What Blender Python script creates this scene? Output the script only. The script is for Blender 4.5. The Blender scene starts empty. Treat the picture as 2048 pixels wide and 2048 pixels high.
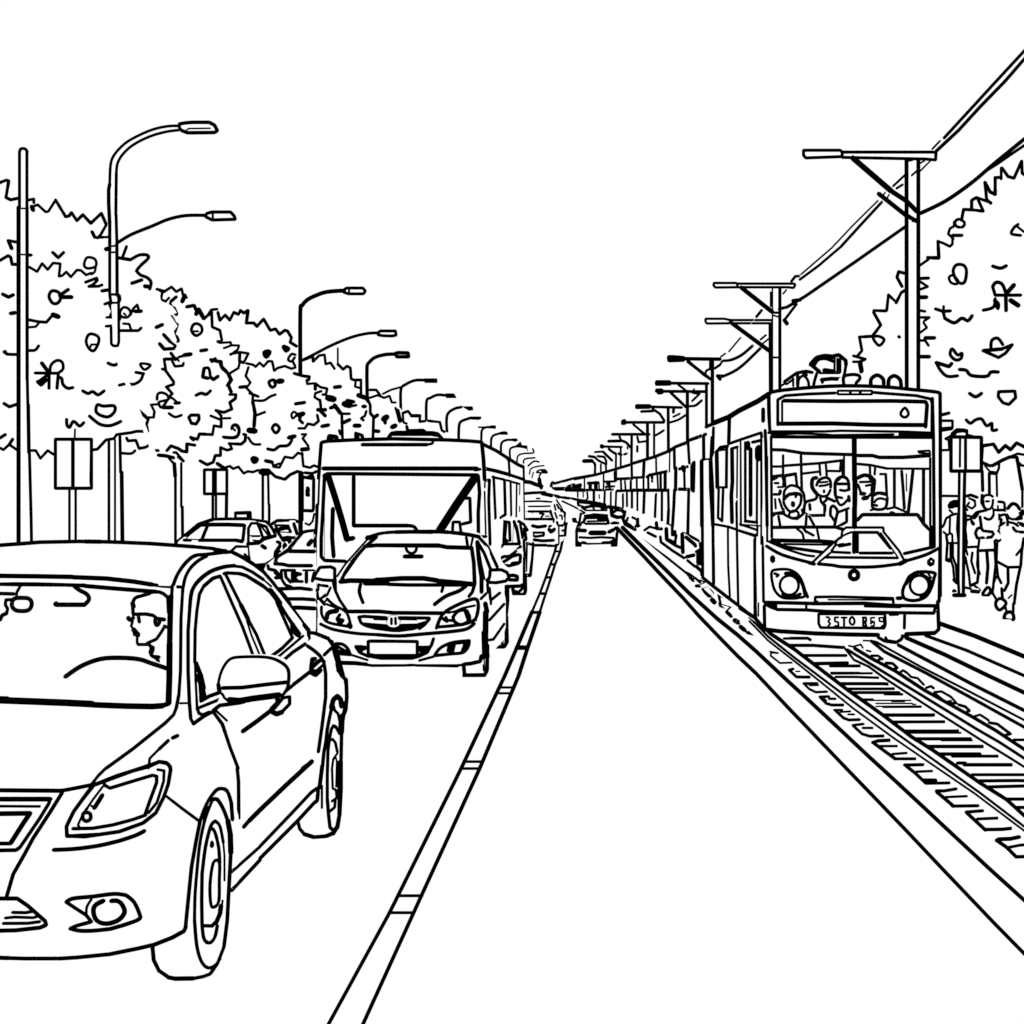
import bpy, bmesh, math
from mathutils import Vector, Matrix
from mathutils.bvhtree import BVHTree

# ---------------------------------------------------------------- camera model
F = 3000.0            # focal length measured on the 2048 px wide frame
CU, CV = 1124.0, 959.0  # vanishing point of the street
CAM = Vector((0.0, 0.0, 2.0))
LW = 1.27              # overall weight of the drawn lines

scene = bpy.context.scene
col = scene.collection

def P(u, v, Y):
    return Vector(((u - CU) * Y / F, Y, 2.0 - (v - CV) * Y / F))

def ray(u, v):
    return Vector(((u - CU) / F, 1.0, -(v - CV) / F))

def atY(Y):
    return lambda u, v: P(u, v, Y)

def ground(z=0.0):
    def f(u, v):
        d = ray(u, v)
        if d.z > -1e-4: return None
        t = (z - CAM.z) / d.z
        return CAM + d * t
    f.level = True
    return f

def onplane(p0, n):
    n = Vector(n); p0 = Vector(p0)
    def f(u, v):
        d = ray(u, v); k = d.dot(n)
        if abs(k) < 1e-6: return None
        t = (p0 - CAM).dot(n) / k
        return CAM + d * t if t > 0.2 else None
    f.normal = lambda: n.normalized()
    return f

def onX(X):
    return onplane((X, 0, 0), (1, 0, 0))

def bvh_of(*parts):
    vs, fs = [], []
    for p in parts:
        p.tri()
        o = len(vs); vs += [v.copy() for v in p.v]
        fs += [[i + o for i in f] for f, m in zip(p.f, p.m) if m != 1]
    return BVHTree.FromPolygons(vs, fs)

def onmesh(parts, fallback=None):
    if not isinstance(parts, (list, tuple)): parts = [parts]
    tree = bvh_of(*parts)
    def f(u, v):
        d = ray(u, v).normalized()
        hit = tree.ray_cast(CAM, d)
        f.last = hit[1]
        if hit[0] is not None: return hit[0]
        return fallback(u, v) if fallback else None
    f.dense = True; f.last = None; f.normal = lambda: f.last
    return f

def either(a, b):
    """use surface a where the sight line meets it, else b"""
    def f(u, v):
        p = a(u, v)
        f.src = a if p is not None else b
        return p if p is not None else b(u, v)
    f.src = a; f.normal = lambda: f.src.normal() if hasattr(f.src, 'normal') else None
    return f

def toward(p, off):
    return p + (CAM - p).normalized() * off

# ---------------------------------------------------------------- stroke notation
WIN = dict(A=(0, 1024, .265010), B=(0, 1536, .265010), C=(320, 1024, .265010), D=(600, 840, .265010),
           E=(1000, 840, .265010), F=(1480, 680, .265010), G=(1480, 1000, .293996), H=(1848, 840, .217391),
           I=(1536, 80, .265010), J=(1150, 540, .265010), K=(0, 220, .265010), L=(0, 640, .265010),
           M=(400, 540, .265010), N=(780, 680, .207039), O=(1536, 1224, .265010), Q=(1700, 300, .341615),
           R=(520, 1200, .269179), S=(0, 0, 1.0), T=(0, 0, 1.060041))

WF = dict(E=.84, M=.9, N=.95, O=.84, H=.86, F=.93, K=.93, L=.93, Q=.92, G=.94)   # far things are drawn a little finer

def pts(win, s):
    x0, y0, k = WIN[win]
    return [(x0 + float(a) * k, y0 + float(b) * k) for a, b in (q.split(',') for q in s.split())]

def smooth(p, closed=False):
    if len(p) < 3: return p
    out = []; n = len(p)
    for i in range(n - 1 if not closed else n):
        a = p[(i - 1) % n] if (i > 0 or closed) else p[0]
        b = p[i]; c = p[(i + 1) % n]
        d = p[(i + 2) % n] if (i + 2 < n or closed) else p[-1]
        for j in range(4):
            t = j / 4
            out.append(tuple(.5 * (2 * b[k] + (c[k] - a[k]) * t + (2 * a[k] - 5 * b[k] + 4 * c[k] - d[k]) * t * t
                       + (3 * b[k] - a[k] - 3 * c[k] + d[k]) * t ** 3) for k in (0, 1)))
    out.append(p[-1] if not closed else p[0])
    return out

def strokes(win, s, w=6.0):
    res = []
    for q in s.replace('\n', ' ').split(';'):
        q = q.strip()
        if not q: continue
        sm = cl = False; ww = w; wf = WF.get(win, 1)
        while q[0] in '~@':
            if q[0] == '~': sm = True
            else: cl = True
            q = q[1:]
        if ':' in q:
            a, q = q.split(':'); ww = float(a)
        p = pts(win, q)
        if sm: p = smooth(p, cl)
        elif cl: p = p + [p[0]]
        res.append((ww * wf, p))
    return res

def dense(p, step=9.0):
    out = [p[0]]
    for a, b in zip(p, p[1:]):
        n = max(1, int(math.hypot(b[0] - a[0], b[1] - a[1]) / step))
        for i in range(1, n + 1):
            t = i / n; out.append((a[0] + (b[0] - a[0]) * t, a[1] + (b[1] - a[1]) * t))
    return out

# ---------------------------------------------------------------- materials
def mat(name, build):
    m = bpy.data.materials.new(name); m.use_nodes = True
    nt = m.node_tree; nt.nodes.clear()
    out = nt.nodes.new('ShaderNodeOutputMaterial')
    nt.links.new(build(nt).outputs[0], out.inputs['Surface'])
    return m
def _glow_paper(nt):
    e = nt.nodes.new('ShaderNodeEmission'); e.inputs[0].default_value = (1, 1, 1, 1); e.inputs[1].default_value = 1.0  # even white glow stands in for lighting; these surfaces take no shade
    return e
def _ink(nt):
    e = nt.nodes.new('ShaderNodeBsdfDiffuse'); e.inputs[0].default_value = (0, 0, 0, 1)
    return e
def _glass(nt):
    t = nt.nodes.new('ShaderNodeBsdfTransparent'); g = nt.nodes.new('ShaderNodeBsdfGlossy')
    g.inputs['Roughness'].default_value = .05
    x = nt.nodes.new('ShaderNodeMixShader'); x.inputs[0].default_value = .003
    nt.links.new(t.outputs[0], x.inputs[1]); nt.links.new(g.outputs[0], x.inputs[2])
    return x
GLOW_PAPER = mat('glowing_white_paper', _glow_paper); INK = mat('black_ink', _ink); GLASS = mat('clear_glass', _glass)

ICO = None
def ico():
    global ICO
    if ICO is None:
        bm = bmesh.new(); bmesh.ops.create_icosphere(bm, subdivisions=1, radius=1.0)
        bm.verts.ensure_lookup_table()
        ICO = ([v.co.copy() for v in bm.verts], [[v.index for v in f.verts] for f in bm.faces]); bm.free()
    return ICO

# ---------------------------------------------------------------- mesh builder
class Part:
    """Collects faces (0 white, 1 ink, 2 glass) and ink lines that lie on them; becomes ONE mesh."""
    def __init__(s, name): s.name = name; s.v = []; s.f = []; s.m = []
    def add(s, vs, fs, m=0):
        o = len(s.v); s.v += [Vector(x) for x in vs]
        for f in fs: s.f.append([i + o for i in f]); s.m.append(m)
        return s
    def tri(s):
        """cut every white face into triangles, so that lines are laid on exactly the surface that is built"""
        if len(s.f) > 4000: return s
        nf, nm = [], []
        for f, m in zip(s.f, s.m):
            if m != 0 or len(f) == 3: nf.append(f); nm.append(m); continue
            bm = bmesh.new(); bv = [bm.verts.new(s.v[i]) for i in f]
            try:
                fc = bm.faces.new(bv); bm.normal_update(); bm.verts.index_update()
                bmesh.ops.triangulate(bm, faces=[fc]); bm.verts.index_update()
                for t in bm.faces: nf.append([f[v.index] for v in t.verts]); nm.append(m)
            except ValueError: pass
            bm.free()
        s.f, s.m = nf, nm; return s
    def poly(s, vs, m=0):
        return s.add(vs, [list(range(len(vs)))], m)
    def strip(s, a, b, m=0):
        n = len(a)
        return s.add(list(a) + list(b), [[i, i + 1, n + i + 1, n + i] for i in range(n - 1)], m)
    def grid(s, rows, m=0):
        for a, b in zip(rows, rows[1:]): s.strip(a, b, m)
        return s
    def prism(s, vs, d, m=0):
        """polygon and its copy moved by d, joined round the rim"""
        n = len(vs); d = Vector(d)
        return s.add([Vector(x) for x in vs] + [Vector(x) + d for x in vs],
                     [list(range(n)), list(range(2 * n - 1, n - 1, -1))] + [[i, (i + 1) % n, n + (i + 1) % n, n + i] for i in range(n)], m)
    def box(s, x0, x1, y0, y1, z0, z1, m=0):
        return s.prism([(x0, y0, z0), (x1, y0, z0), (x1, y0, z1), (x0, y0, z1)], (0, y1 - y0, 0), m)
    def tube(s, p, r, m=0, n=10, caps=True):
        p = [Vector(x) for x in p]; k = len(p)
        if not isinstance(r, (list, tuple)): r = [r] * k
        rings = []
        for i in range(k):
            t = (p[min(i + 1, k - 1)] - p[max(i - 1, 0)]).normalized()
            a = t.cross(Vector((0, 1, 0)) if abs(t.y) < .9 else Vector((0, 0, 1))).normalized(); b = t.cross(a)
            rings.append([p[i] + (a * math.cos(2 * math.pi * j / n) + b * math.sin(2 * math.pi * j / n)) * r[i] for j in range(n)])
        vs = [x for q in rings for x in q]
        fs = [[i * n + j, i * n + (j + 1) % n, (i + 1) * n + (j + 1) % n, (i + 1) * n + j] for i in range(k - 1) for j in range(n)]
        if caps: fs += [list(range(n)), list(range((k - 1) * n, k * n))[::-1]]
        return s.add(vs, fs, m)
    def ball(s, c, r, m=0):
        c = Vector(c); vs, fs = ico()
        r = Vector(r) if isinstance(r, (list, tuple)) else Vector((r, r, r))
        return s.add([Vector((c.x + v.x * r.x, c.y + v.y * r.y, c.z + v.z * r.z)) for v in vs], fs, m)
    def line(s, p3, w, level=False):
        """ink line through 3D points; w = its width on the page where it stands"""
        p3 = [Vector(q) for q in p3]
        rr = [w * LW * q.y / F / 2 for q in p3]
        if level:   # a mark on the ground stands proud of it by its own half thickness
            p3 = [q + (CAM - q) * (r / max(.2, CAM.z - q.z)) for q, r in zip(p3, rr)]
        for i, (q, r) in enumerate(zip(p3, rr)):
            s.ball(q, r, 1)
            if i + 1 < len(p3) and (p3[i + 1] - q).length > 1e-5: s.tube([q, p3[i + 1]], [r, rr[i + 1]], 1, 6, False)
        return s
    def ink(s, win, data, proj, w=6.0, lift=0.0):
        for ww, p in strokes(win, data, w):
            d = dense(p) if getattr(proj, 'dense', False) else p
            q, nn = [], []
            for x in d:
                q.append(proj(*x)); nn.append(proj.normal() if hasattr(proj, 'normal') else None)
            good = [i for i, x in enumerate(q) if x is not None]
            if not good: continue
            for i in range(len(q)):
                if q[i] is None:
                    j = min(good, key=lambda g: abs(g - i)); q[i] = P(d[i][0], d[i][1], q[j].y)
            lev = getattr(proj, 'level', False)
            if not lev:     # a line stands proud of its surface by its own half thickness
                z = []
                for x, n in zip(q, nn):
                    r = ww * LW * x.y / F / 2
                    k = abs((CAM - x).normalized().dot(n)) if n is not None else 1
                    z.append(toward(x, lift + r / max(.12, k)))
                q = z
            s.line(q, ww, lev)
        return s
    def panel(s, win, data, proj, w=6.0, lift=.012, m=0, outline=True):
        """flat piece (glass, lamp, plate) lying on a surface, with its ink outline"""
        for ww, p in strokes(win, '@' + data if not data.startswith(('@', '~')) else data, w):
            q = [proj(*x) for x in (p[:-1] if p[0] == p[-1] else p)]
            good = [x for x in q if x is not None]
            if len(good) < 3: continue
            q = [toward(x if x is not None else P(pp[0], pp[1], good[0].y), lift) for x, pp in zip(q, p)]
            if m == 1: q2 = q
            s.poly(q, m)
            if outline: s.line(q + [q[0]], ww)
        return s
    def blot(s, win, data, proj, lift=.015):
        return s.panel(win, data, proj, w=2.0, lift=lift, m=1)
    def build(s, parent=None, label=None, loc=None):
        me = bpy.data.meshes.new(s.name)
        o0 = parent_loc(parent) if parent else Vector(loc or (0, 0, 0))
        bm = bmesh.new()
        bv = [bm.verts.new(x - o0) for x in s.v]
        for f, m in zip(s.f, s.m):
            try:
                fc = bm.faces.new([bv[i] for i in f]); fc.material_index = m
            except ValueError: pass
        bmesh.ops.triangulate(bm, faces=[f for f in bm.faces if len(f.verts) > 4])
        bm.to_mesh(me); bm.free()
        for mm in (GLOW_PAPER, INK, GLASS): me.materials.append(mm)
        o = bpy.data.objects.new(s.name, me); col.objects.link(o)
        if parent: o.parent = parent
        else: o.location = o0
        if label: o['label'] = label
        return o

def parent_loc(o):
    return o.location.copy() + (parent_loc(o.parent) if o.parent else Vector((0, 0, 0)))

def thing(name, label, cat, loc, group=None):
    o = bpy.data.objects.new(name, None); col.objects.link(o)
    o.location = loc; o['label'] = label; o['category'] = cat; o.empty_display_size = .2
    if group: o['group'] = group
    return o

def tag(o, label, cat, group=None):
    o['label'] = label; o['category'] = cat
    if group: o['group'] = group
    return o

def structure(o):
    o['kind'] = 'structure'; return o

# ---------------------------------------------------------------- people: one continuous skin grown over a posed skeleton
def remesh(part, voxel):
    me = bpy.data.meshes.new('tmp'); me.from_pydata([tuple(v) for v in part.v], [], part.f)
    o = bpy.data.objects.new('tmp', me); col.objects.link(o)
    m = o.modifiers.new('r', 'REMESH'); m.mode = 'VOXEL'; m.voxel_size = voxel
    s = o.modifiers.new('s', 'SMOOTH'); s.factor = .5; s.iterations = 3
    bpy.context.view_layer.update()
    ev = o.evaluated_get(bpy.context.evaluated_depsgraph_get()); mm = ev.to_mesh()
    part.v = [v.co.copy() for v in mm.vertices]; part.f = [list(p.vertices) for p in mm.polygons]; part.m = [0] * len(part.f)
    ev.to_mesh_clear(); bpy.data.objects.remove(o); bpy.data.meshes.remove(me)
    return part

def ellipsoid(part, c, r, n=14):
    c = Vector(c); vs = []; fs = []
    for i in range(n // 2 + 1):
        a = math.pi * i / (n // 2)
        for j in range(n):
            b = 2 * math.pi * j / n
            vs.append(c + Vector((r[0] * math.sin(a) * math.cos(b), r[1] * math.sin(a) * math.sin(b), r[2] * math.cos(a))))
    for i in range(n // 2):
        for j in range(n): fs.append([i * n + j, (i + 1) * n + j, (i + 1) * n + (j + 1) % n, i * n + (j + 1) % n])
    part.add(vs, fs)

def capsule(part, a, ra, b, rb):
    part.tube([a, b], [ra, rb], 0, 10)
    ellipsoid(part, a, (ra,) * 3, 10); ellipsoid(part, b, (rb,) * 3, 10)

def figure(Y, head, neck, sh, el=None, ha=None, hip=None, kn=None, ft=None, face=(0, -1), thick=1.0, voxel=.012, toe=(0, -1)):
    """joints are (u, v, depth offset) ; head = (u, v, half width, half height)"""
    b = Part('body'); k = Y / F
    J = lambda q: P(q[0], q[1], Y) + Vector((0, q[2] if len(q) > 2 else 0, 0))
    hc = P(head[0], head[1], Y); rx, rz = head[2] * k, head[3] * k
    ellipsoid(b, hc + Vector((0, .01, rz * .12)), (rx, rx * 1.18, rz * .88))
    ellipsoid(b, hc + Vector((face[0] * rx * .25, face[1] * rx * .3, -rz * .5)), (rx * .68, rx * .75, rz * .5))
    capsule(b, hc + Vector((face[0] * rx * 1.0, face[1] * rx * 1.12, rz * .06)), rx * .1, hc + Vector((face[0] * rx * 1.12, face[1] * rx * 1.25, -rz * .2)), rx * .16)
    side = Vector((-face[1], face[0], 0))
    for e in (-1, 1): ellipsoid(b, hc + side * rx * .98 * e, (rx * .16, rx * .2, rz * .24), 8)
    n = J(neck); capsule(b, hc - Vector((0, -.01, rz * .45)), rx * .5, n, rx * .55)
    s0, s1 = J(sh[0]), J(sh[1]); mid = (s0 + s1) / 2; w = (s1 - s0).length
    capsule(b, s0, w * .16, s1, w * .16); capsule(b, n, rx * .55, mid, w * .2)
    if hip:
        h0, h1 = J(hip[0]), J(hip[1]); hm = (h0 + h1) / 2
        for a, c in ((s0 * .75 + s1 * .25, h0), (s0 * .25 + s1 * .75, h1), (mid, hm)): capsule(b, a - Vector((0, 0, .04)), w * .24 * thick, c, w * .24 * thick)
        capsule(b, h0, w * .24 * thick, h1, w * .24 * thick)
    else:
        c = mid - Vector((0, 0, w * 1.1)); capsule(b, s0 * .7 + s1 * .3, w * .26, c - Vector((w * .2, 0, 0)), w * .25); capsule(b, s0 * .3 + s1 * .7, w * .26, c + Vector((w * .2, 0, 0)), w * .25)
    if el:
        for s_, e_, h_ in zip((s0, s1), el, ha):
            e3, h3 = J(e_), J(h_); capsule(b, s_, w * .15, e3, w * .115); capsule(b, e3, w * .115, h3, w * .08)
            d = (h3 - e3).normalized(); q = d.cross(Vector((0, 1, 0)))
            q = q.normalized() if q.length > .1 else Vector((1, 0, 0))
            palm = h3 + d * .07; capsule(b, h3, .032, palm, .036)
            for i, L in enumerate((.066, .078, .074, .056)):
                f0 = palm + q * (i - 1.5) * .021; f1 = f0 + d * L * .6; f2 = f1 + (d * .7 + Vector((0, -.5, 0))) * L * .5
                capsule(b, f0, .011, f1, .0105); capsule(b, f1, .0105, f2, .0095)
            t0 = h3 + d * .02 + q * .03; capsule(b, t0, .013, t0 + d * .045 + q * .03, .011)
    if hip and kn:
        for h_, k_, f_, i in zip((h0, h1), kn, ft, (0, 1)):
            k3, f3 = J(k_), J(f_); capsule(b, h_, w * .24, k3, w * .17); capsule(b, k3, w * .17, f3, w * .11)
            t = Vector((toe[0], toe[1], 0)).normalized(); sole = Vector((f3.x, f3.y, max(f3.z, .04)))
            capsule(b, sole - t * .05, .045, sole + t * .14 - Vector((0, 0, .01)), .035)
    return remesh(b, voxel)
# ================================================================ world, camera, sun
world = bpy.data.worlds.new('World'); scene.world = world; world.use_nodes = True
bg = world.node_tree.nodes['Background']; bg.inputs[0].default_value = (1, 1, 1, 1); bg.inputs[1].default_value = 1.0
cd = bpy.data.cameras.new('camera'); cam = bpy.data.objects.new('camera', cd); col.objects.link(cam)
cam.location = CAM; cam.rotation_euler = (math.radians(90), 0, 0)
cd.sensor_fit = 'HORIZONTAL'; cd.sensor_width = 36.0; cd.lens = F / 2048 * 36
cd.shift_x = -(CU - 1024) / 2048; cd.shift_y = (CV - 1024) / 2048
cd.clip_start = .1; cd.clip_end = 6000
scene.camera = cam
sd = bpy.data.lights.new('sun', 'SUN'); sd.energy = 2.5; sd.angle = math.radians(.5)
so = bpy.data.objects.new('sun', sd); col.objects.link(so); so.rotation_euler = (math.radians(40), math.radians(15), 0); so.location = (0, 0, 40)
scene.view_settings.view_transform = 'Standard'; scene.view_settings.look = 'None'; scene.view_settings.exposure = 0

# ================================================================ ground, lane band, kerb, platform edge
g = Part('ground'); g.grid([[(x, y, 0) for x in (-900, -60, 0, 60, 900)] for y in (-30, 60, 400, 4500)]); structure(g.build())

G0 = ground(.006)
def onward(q, first=False):
    """carry a ground line on, straight, past the camera"""
    a, b = (q[1], q[0]) if first else (q[-2], q[-1])
    d = (b - a) / max(.05, a.y - b.y); e = b + d * max(0, b.y - .3)
    return [e] + q if first else q + [e]
lm = Part('lane_marking')
le = pts('T', '620,1932 735,1722 870,1450') + pts('E', '35,1932 130,1710 240,1450 300,1310 345,1190 385,1075 415,990 438,880 470,780')
ri = pts('T', '685,1932 795,1690 905,1450') + pts('E', '140,1932 205,1730 300,1450 345,1310 385,1190 415,1090 455,990 480,870 502,780')
l3, r3 = onward([G0(*p) for p in le], True), onward([G0(*p) for p in ri], True)
lm.strip(l3, r3); lm.line(l3[:2], 7, True); lm.line(r3[:2], 7, True)
lm.ink('S', '7:' + ' '.join('%.1f,%.1f' % p for p in le[:6]), G0); lm.ink('S', '7:' + ' '.join('%.1f,%.1f' % p for p in ri[:6]), G0)
lm.ink('S', '4.5:' + ' '.join('%.1f,%.1f' % p for p in le[5:]), G0); lm.ink('S', '4.5:' + ' '.join('%.1f,%.1f' % p for p in ri[5:]), G0)
lm.ink('T', '5:752,1690 797,1690; 5:733,1722 780,1722; 4.5:876,1437 909,1437; 4.5:868,1450 903,1450; 4:943,1297 966,1297; 4:938,1308 962,1308', G0)
lm.ink('E', '9:125,1718 205,1718; 6:243,1452 300,1452; 5.5:300,1310 348,1310; 5:348,1190 385,1186; 5:385,1090 412,1090; 4:418,992 455,992; 4:440,872 485,872', G0)
structure(lm.build())

kb = Part('kerb'); KZ = .05; K1 = ground(KZ); K0 = ground(.0)
ko = pts('E', '882,815 1075,1018 1200,1153 1380,1342 1500,1478 1670,1655 1790,1778 1932,1912') + pts('O', '150,720 240,813 390,970 480,1064 610,1200 740,1334 1060,1667 1310,1932') + [(1990, 1848), (2120, 1980)]
ki = pts('E', '925,812 1090,975 1250,1130 1420,1300 1640,1500 1790,1620 1932,1745') + pts('O', '150,522 260,622 560,902 760,1090 900,1218 1130,1432 1350,1638 1665,1932') + [(2048, 1800), (2120, 1866)]
a = onward([K1(*p) for p in ko]); b = onward([K1(*p) for p in ki])
n_ = min(len(a), len(b))
kb.poly(a + b[::-1]); kb.strip([(q.x, q.y, 0) for q in a], a); kb.strip(b, [(q.x, q.y, 0) for q in b])
kb.line(a, 6.5, True); kb.line(b, 6.8, True); structure(kb.build())

pf = Part('platform'); PZ = .02; PG = ground(PZ)
p1 = [PG(*q) for q in pts('O', '1290,85 1560,180 1932,335') + [(2150, 1351)]]
p2 = [PG(*q) for q in pts('O', '1190,178 1500,290 1932,480') + [(2150, 1395)]]
p1, p2 = onward(p1), onward(p2)
pf.strip(p1, p2); pf.strip([(q.x, q.y, 0) for q in p2], p2)
pf.line(p1, 7.5, True); pf.line(p2, 5.5, True); structure(pf.build())

rl = Part('road'); RG = ground(.004)   # far carriageway edge meeting the tram track
e1 = [RG(*q) for q in pts('E', '470,612 560,655 640,700 610,712')]
rl.strip(e1[:3], [q + Vector((.4, 0, 0)) for q in e1[:3]]); rl.line(e1, 3, True); structure(rl.build())

# ================================================================ tram tracks
def rail(parent, lines, w, z=.08):
    r = Part('rail'); gg = ground(z); rows = []
    for l, ww in zip(lines, w):
        q = onward([gg(*x) for x in pts('O', l)]); r.line(q, ww, True); rows.append(q)
    for a, b in zip(rows, rows[1:]): r.poly(a + b[::-1])
    r.poly(rows[0] + [(q.x, q.y, .0) for q in rows[0]][::-1]); r.poly(rows[-1] + [(q.x, q.y, .0) for q in rows[-1]][::-1])
    return r.build(parent)

tr = thing('tram_track', 'near tram track with wooden sleepers running in front of the tram', 'track', (2.9, 10, 0))
rail(tr, ['-140,70 0,215 230,395 400,530 640,725 940,945 1245,1155 1560,1370 1932,1650 2100,1775',
          '-140,40 0,185 200,345 400,495 640,675 940,895 1245,1112 1600,1365 1932,1618 2100,1745',
          '-140,0 20,165 200,282 380,420 590,580 870,780 1080,940 1240,1040 1420,1165 1600,1290 1800,1415 1932,1535 2100,1650'], [3.6, 4.2, 6.4])
rail(tr, ['570,262 650,362 760,412 880,500 1080,630 1290,765 1480,885 1660,1000 1800,1085 1932,1168 2100,1275',
          '600,285 900,470 1130,610 1350,745 1560,875 1750,985 1932,1103 2100,1200',
          '655,275 780,350 960,445 1180,590 1360,690 1540,790 1720,895 1932,1035 2100,1130'], [4.2, 5.0, 6.0])
SL = [  # (top, bottom) rows and inked marks of each sleeper
 ('75,175 330,212 -40,210', '5:120,200 165,200; 6:165,198 300,198 320,210', (180, 225)),
 ('', '6.5:160,252 340,252 565,268; 4:15,300 75,310 25,305 20,330 90,385 180,382; 4:180,382 250,415; 3.5:720,215 805,220; 4:610,255 640,262 700,245 715,270; 4:745,290 775,298', (250, 300)),
 ('', '6:255,328 590,328; 6:190,430 160,438 215,490 325,492; 3:210,448 240,448; 4:265,440 305,478 380,515; 5:780,330 830,330 865,355 835,357', (318, 372)),
 ('', '7:340,390 600,385; 6:470,407 735,407; 6:270,540 390,540; 5:270,540 310,580 360,605 480,600; 4:315,553 380,552; 4:440,578 395,540; 6:890,385 940,388 975,420 940,440', (385, 440)),
 ('', '4:475,458 690,458; 4.5:480,465 800,462; 5:510,490 655,490 850,497; 5.5:390,640 460,638; 5:460,655 520,655; 6:395,645 440,690 480,702 590,702; 4:425,655 440,670; 4.5:575,690 640,735; 5:990,460 1020,440 1050,460 1080,490 1130,500 1175,548', (455, 520)),
 ('', '6.5:540,541 870,541 950,548; 5.5:590,580 870,580 985,578; 5:500,740 560,740; 6:510,745 570,800 610,815 690,812; 4:545,755 655,748; 4:605,772 720,775; 5:1000,465 1050,500 1060,520; 5.5:1195,572 1230,560 1250,575', (535, 600)),
 ('', '6:640,608 990,608; 5:880,620 1070,622; 5.5:640,855 720,845; 6:645,860 710,920 770,938 900,935; 5:715,875 830,875; 5:1255,605 1310,600 1380,640 1420,685; 5:1255,610 1340,680 1380,672', (604, 660)),
 ('', '5.5:700,662 790,662; 3:790,667 1085,667; 3.5:935,675 1030,675; 3:815,690 1090,690; 3:1090,697 1115,697; 3:815,712 870,712; 5:870,716 1215,714; 5:1370,685 1425,690; 6:1440,700 1490,715 1520,745 1490,760', (662, 730)),
 ('', '7:865,778 1240,778 1280,772; 6:935,830 1360,828; 7:790,985 830,972 920,968 960,955; 7:800,990 880,1050 960,1108; 5:830,1012 1000,1012; 5:940,1072 1070,1062; 6:965,1108 1150,1108; 5:1550,790 1600,775 1640,800 1665,818', (775, 850)),
 ('', '7:1035,900 1430,900; 6:1430,895 1470,890; 4:1080,912 1530,912; 6.5:1030,1155 1170,1152; 7:1040,1160 1110,1215 1190,1290; 5:1120,1205 1240,1200; 7.5:1170,1270 1265,1270; 6:1190,1293 1370,1290; 6:1670,835 1730,845 1830,920 1790,930', (895, 960)),
 ('', '6.5:1120,957 1580,957; 4.5:1310,968 1540,968; 7:1190,1015 1640,1015; 6:1640,1008 1660,1000; 5.5:1855,965 1960,965', (955, 1020)),
 ('', '7:1270,1072 1600,1072; 6:1390,1088 1790,1088; 6.5:1270,1350 1330,1350 1420,1335; 7.5:1275,1360 1330,1405 1400,1465; 5:1340,1397 1500,1390; 6.5:1390,1465 1585,1462', (1065, 1100)),
 ('', '6.5:1430,1140 1490,1140; 7:1480,1153 1870,1153; 6.5:1495,1510 1620,1500; 7.5:1500,1515 1570,1580 1640,1645; 6:1580,1562 1740,1555; 7:1640,1642 1770,1640 1840,1632', (1140, 1170)),
 ('', '6:1540,1228 2060,1228; 6.5:1570,1275 1880,1272 2060,1276; 6.5:1630,1322 1740,1318 2060,1310; 8:1725,1725 1740,1715 1830,1712 1895,1698; 7.5:1735,1730 1800,1775 1870,1845; 6:1800,1780 1900,1760 1960,1755; 7:1870,1848 1960,1845', (1225, 1330)),
 ('', '6.5:1780,1412 2060,1412; 6.5:1850,1475 2060,1475; 6.5:1960,1560 2080,1560', (1410, 1490)),
]
SG = ground(.03)
marks = [x for _, mk, _ in SL for x in mk.split(';') if x.strip()]
slot = [(mk, (t0 + t1) / 2) for _, mk, (t0, t1) in SL] + [('', 1550), ('', 1740), ('', 1850)]
byrow = [[] for _ in slot]
for x in marks:
    ys = [float(q.split(',')[1]) for q in x.split(':')[-1].split()]
    y = sum(ys) / len(ys); byrow[min(range(len(slot)), key=lambda i: abs(slot[i][1] - y))].append(x)
for mk, (_, yc) in zip(byrow, slot):
    if not mk: continue
    yy = [float(q.split(',')[1]) for x in mk for q in x.split(':')[-1].split()]
    va, vb = 1224 + min(yy) * .26501 - 2, 1224 + max(yy) * .26501 + 2
    s = Part('sleeper'); s.box(2.34, 3.75, 5910 / (vb - CV), 5910 / (va - CV), 0, .026); s.ink('O', ';'.join(mk), SG); s.build(tr)

for y in (4.9, 4.45, 4.0, 3.55, 3.1, 2.65, 2.2):      # the sleepers run on past the frame
    s = Part('sleeper'); s.box(2.34, 3.75, y - .1, y + .12, 0, .026)
    for yy in (y - .1, y + .12): s.line([(2.36, yy, .03), (3.7, yy, .03)], 6, True)
    s.line([(2.36, y - .1, .03), (2.36, y + .12, .03)], 6, True); s.build(tr)
t2 = thing('tram_track', 'far tram track without visible sleepers, beside the platform edge on the right', 'track', (4.0, 12, 0))
rail(t2, ['780,220 880,300 1200,465 1520,640 1932,868 2150,985', '815,225 1150,412 1500,590 1932,815 2150,925'], [5.5, 4.0])
rail(t2, ['985,250 1250,390 1550,550 1932,742 2150,850', '1045,195 1330,320 1630,465 1932,608 2150,710'], [6.0, 7.0])
# ================================================================ street lamps on the left
def head(parent, win, poly, Y, w, inner=None, black=False):
    h = Part('lamp_head'); p = [P(u, v, Y) for u, v in pts(win, poly)]
    h.prism(p, (0, Y * .006, 0), 1 if black else 0)
    if not black: h.line(p + [p[0]], w)
    if inner: h.ink(win, inner, atY(Y - .03))
    h.build(parent)

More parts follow.
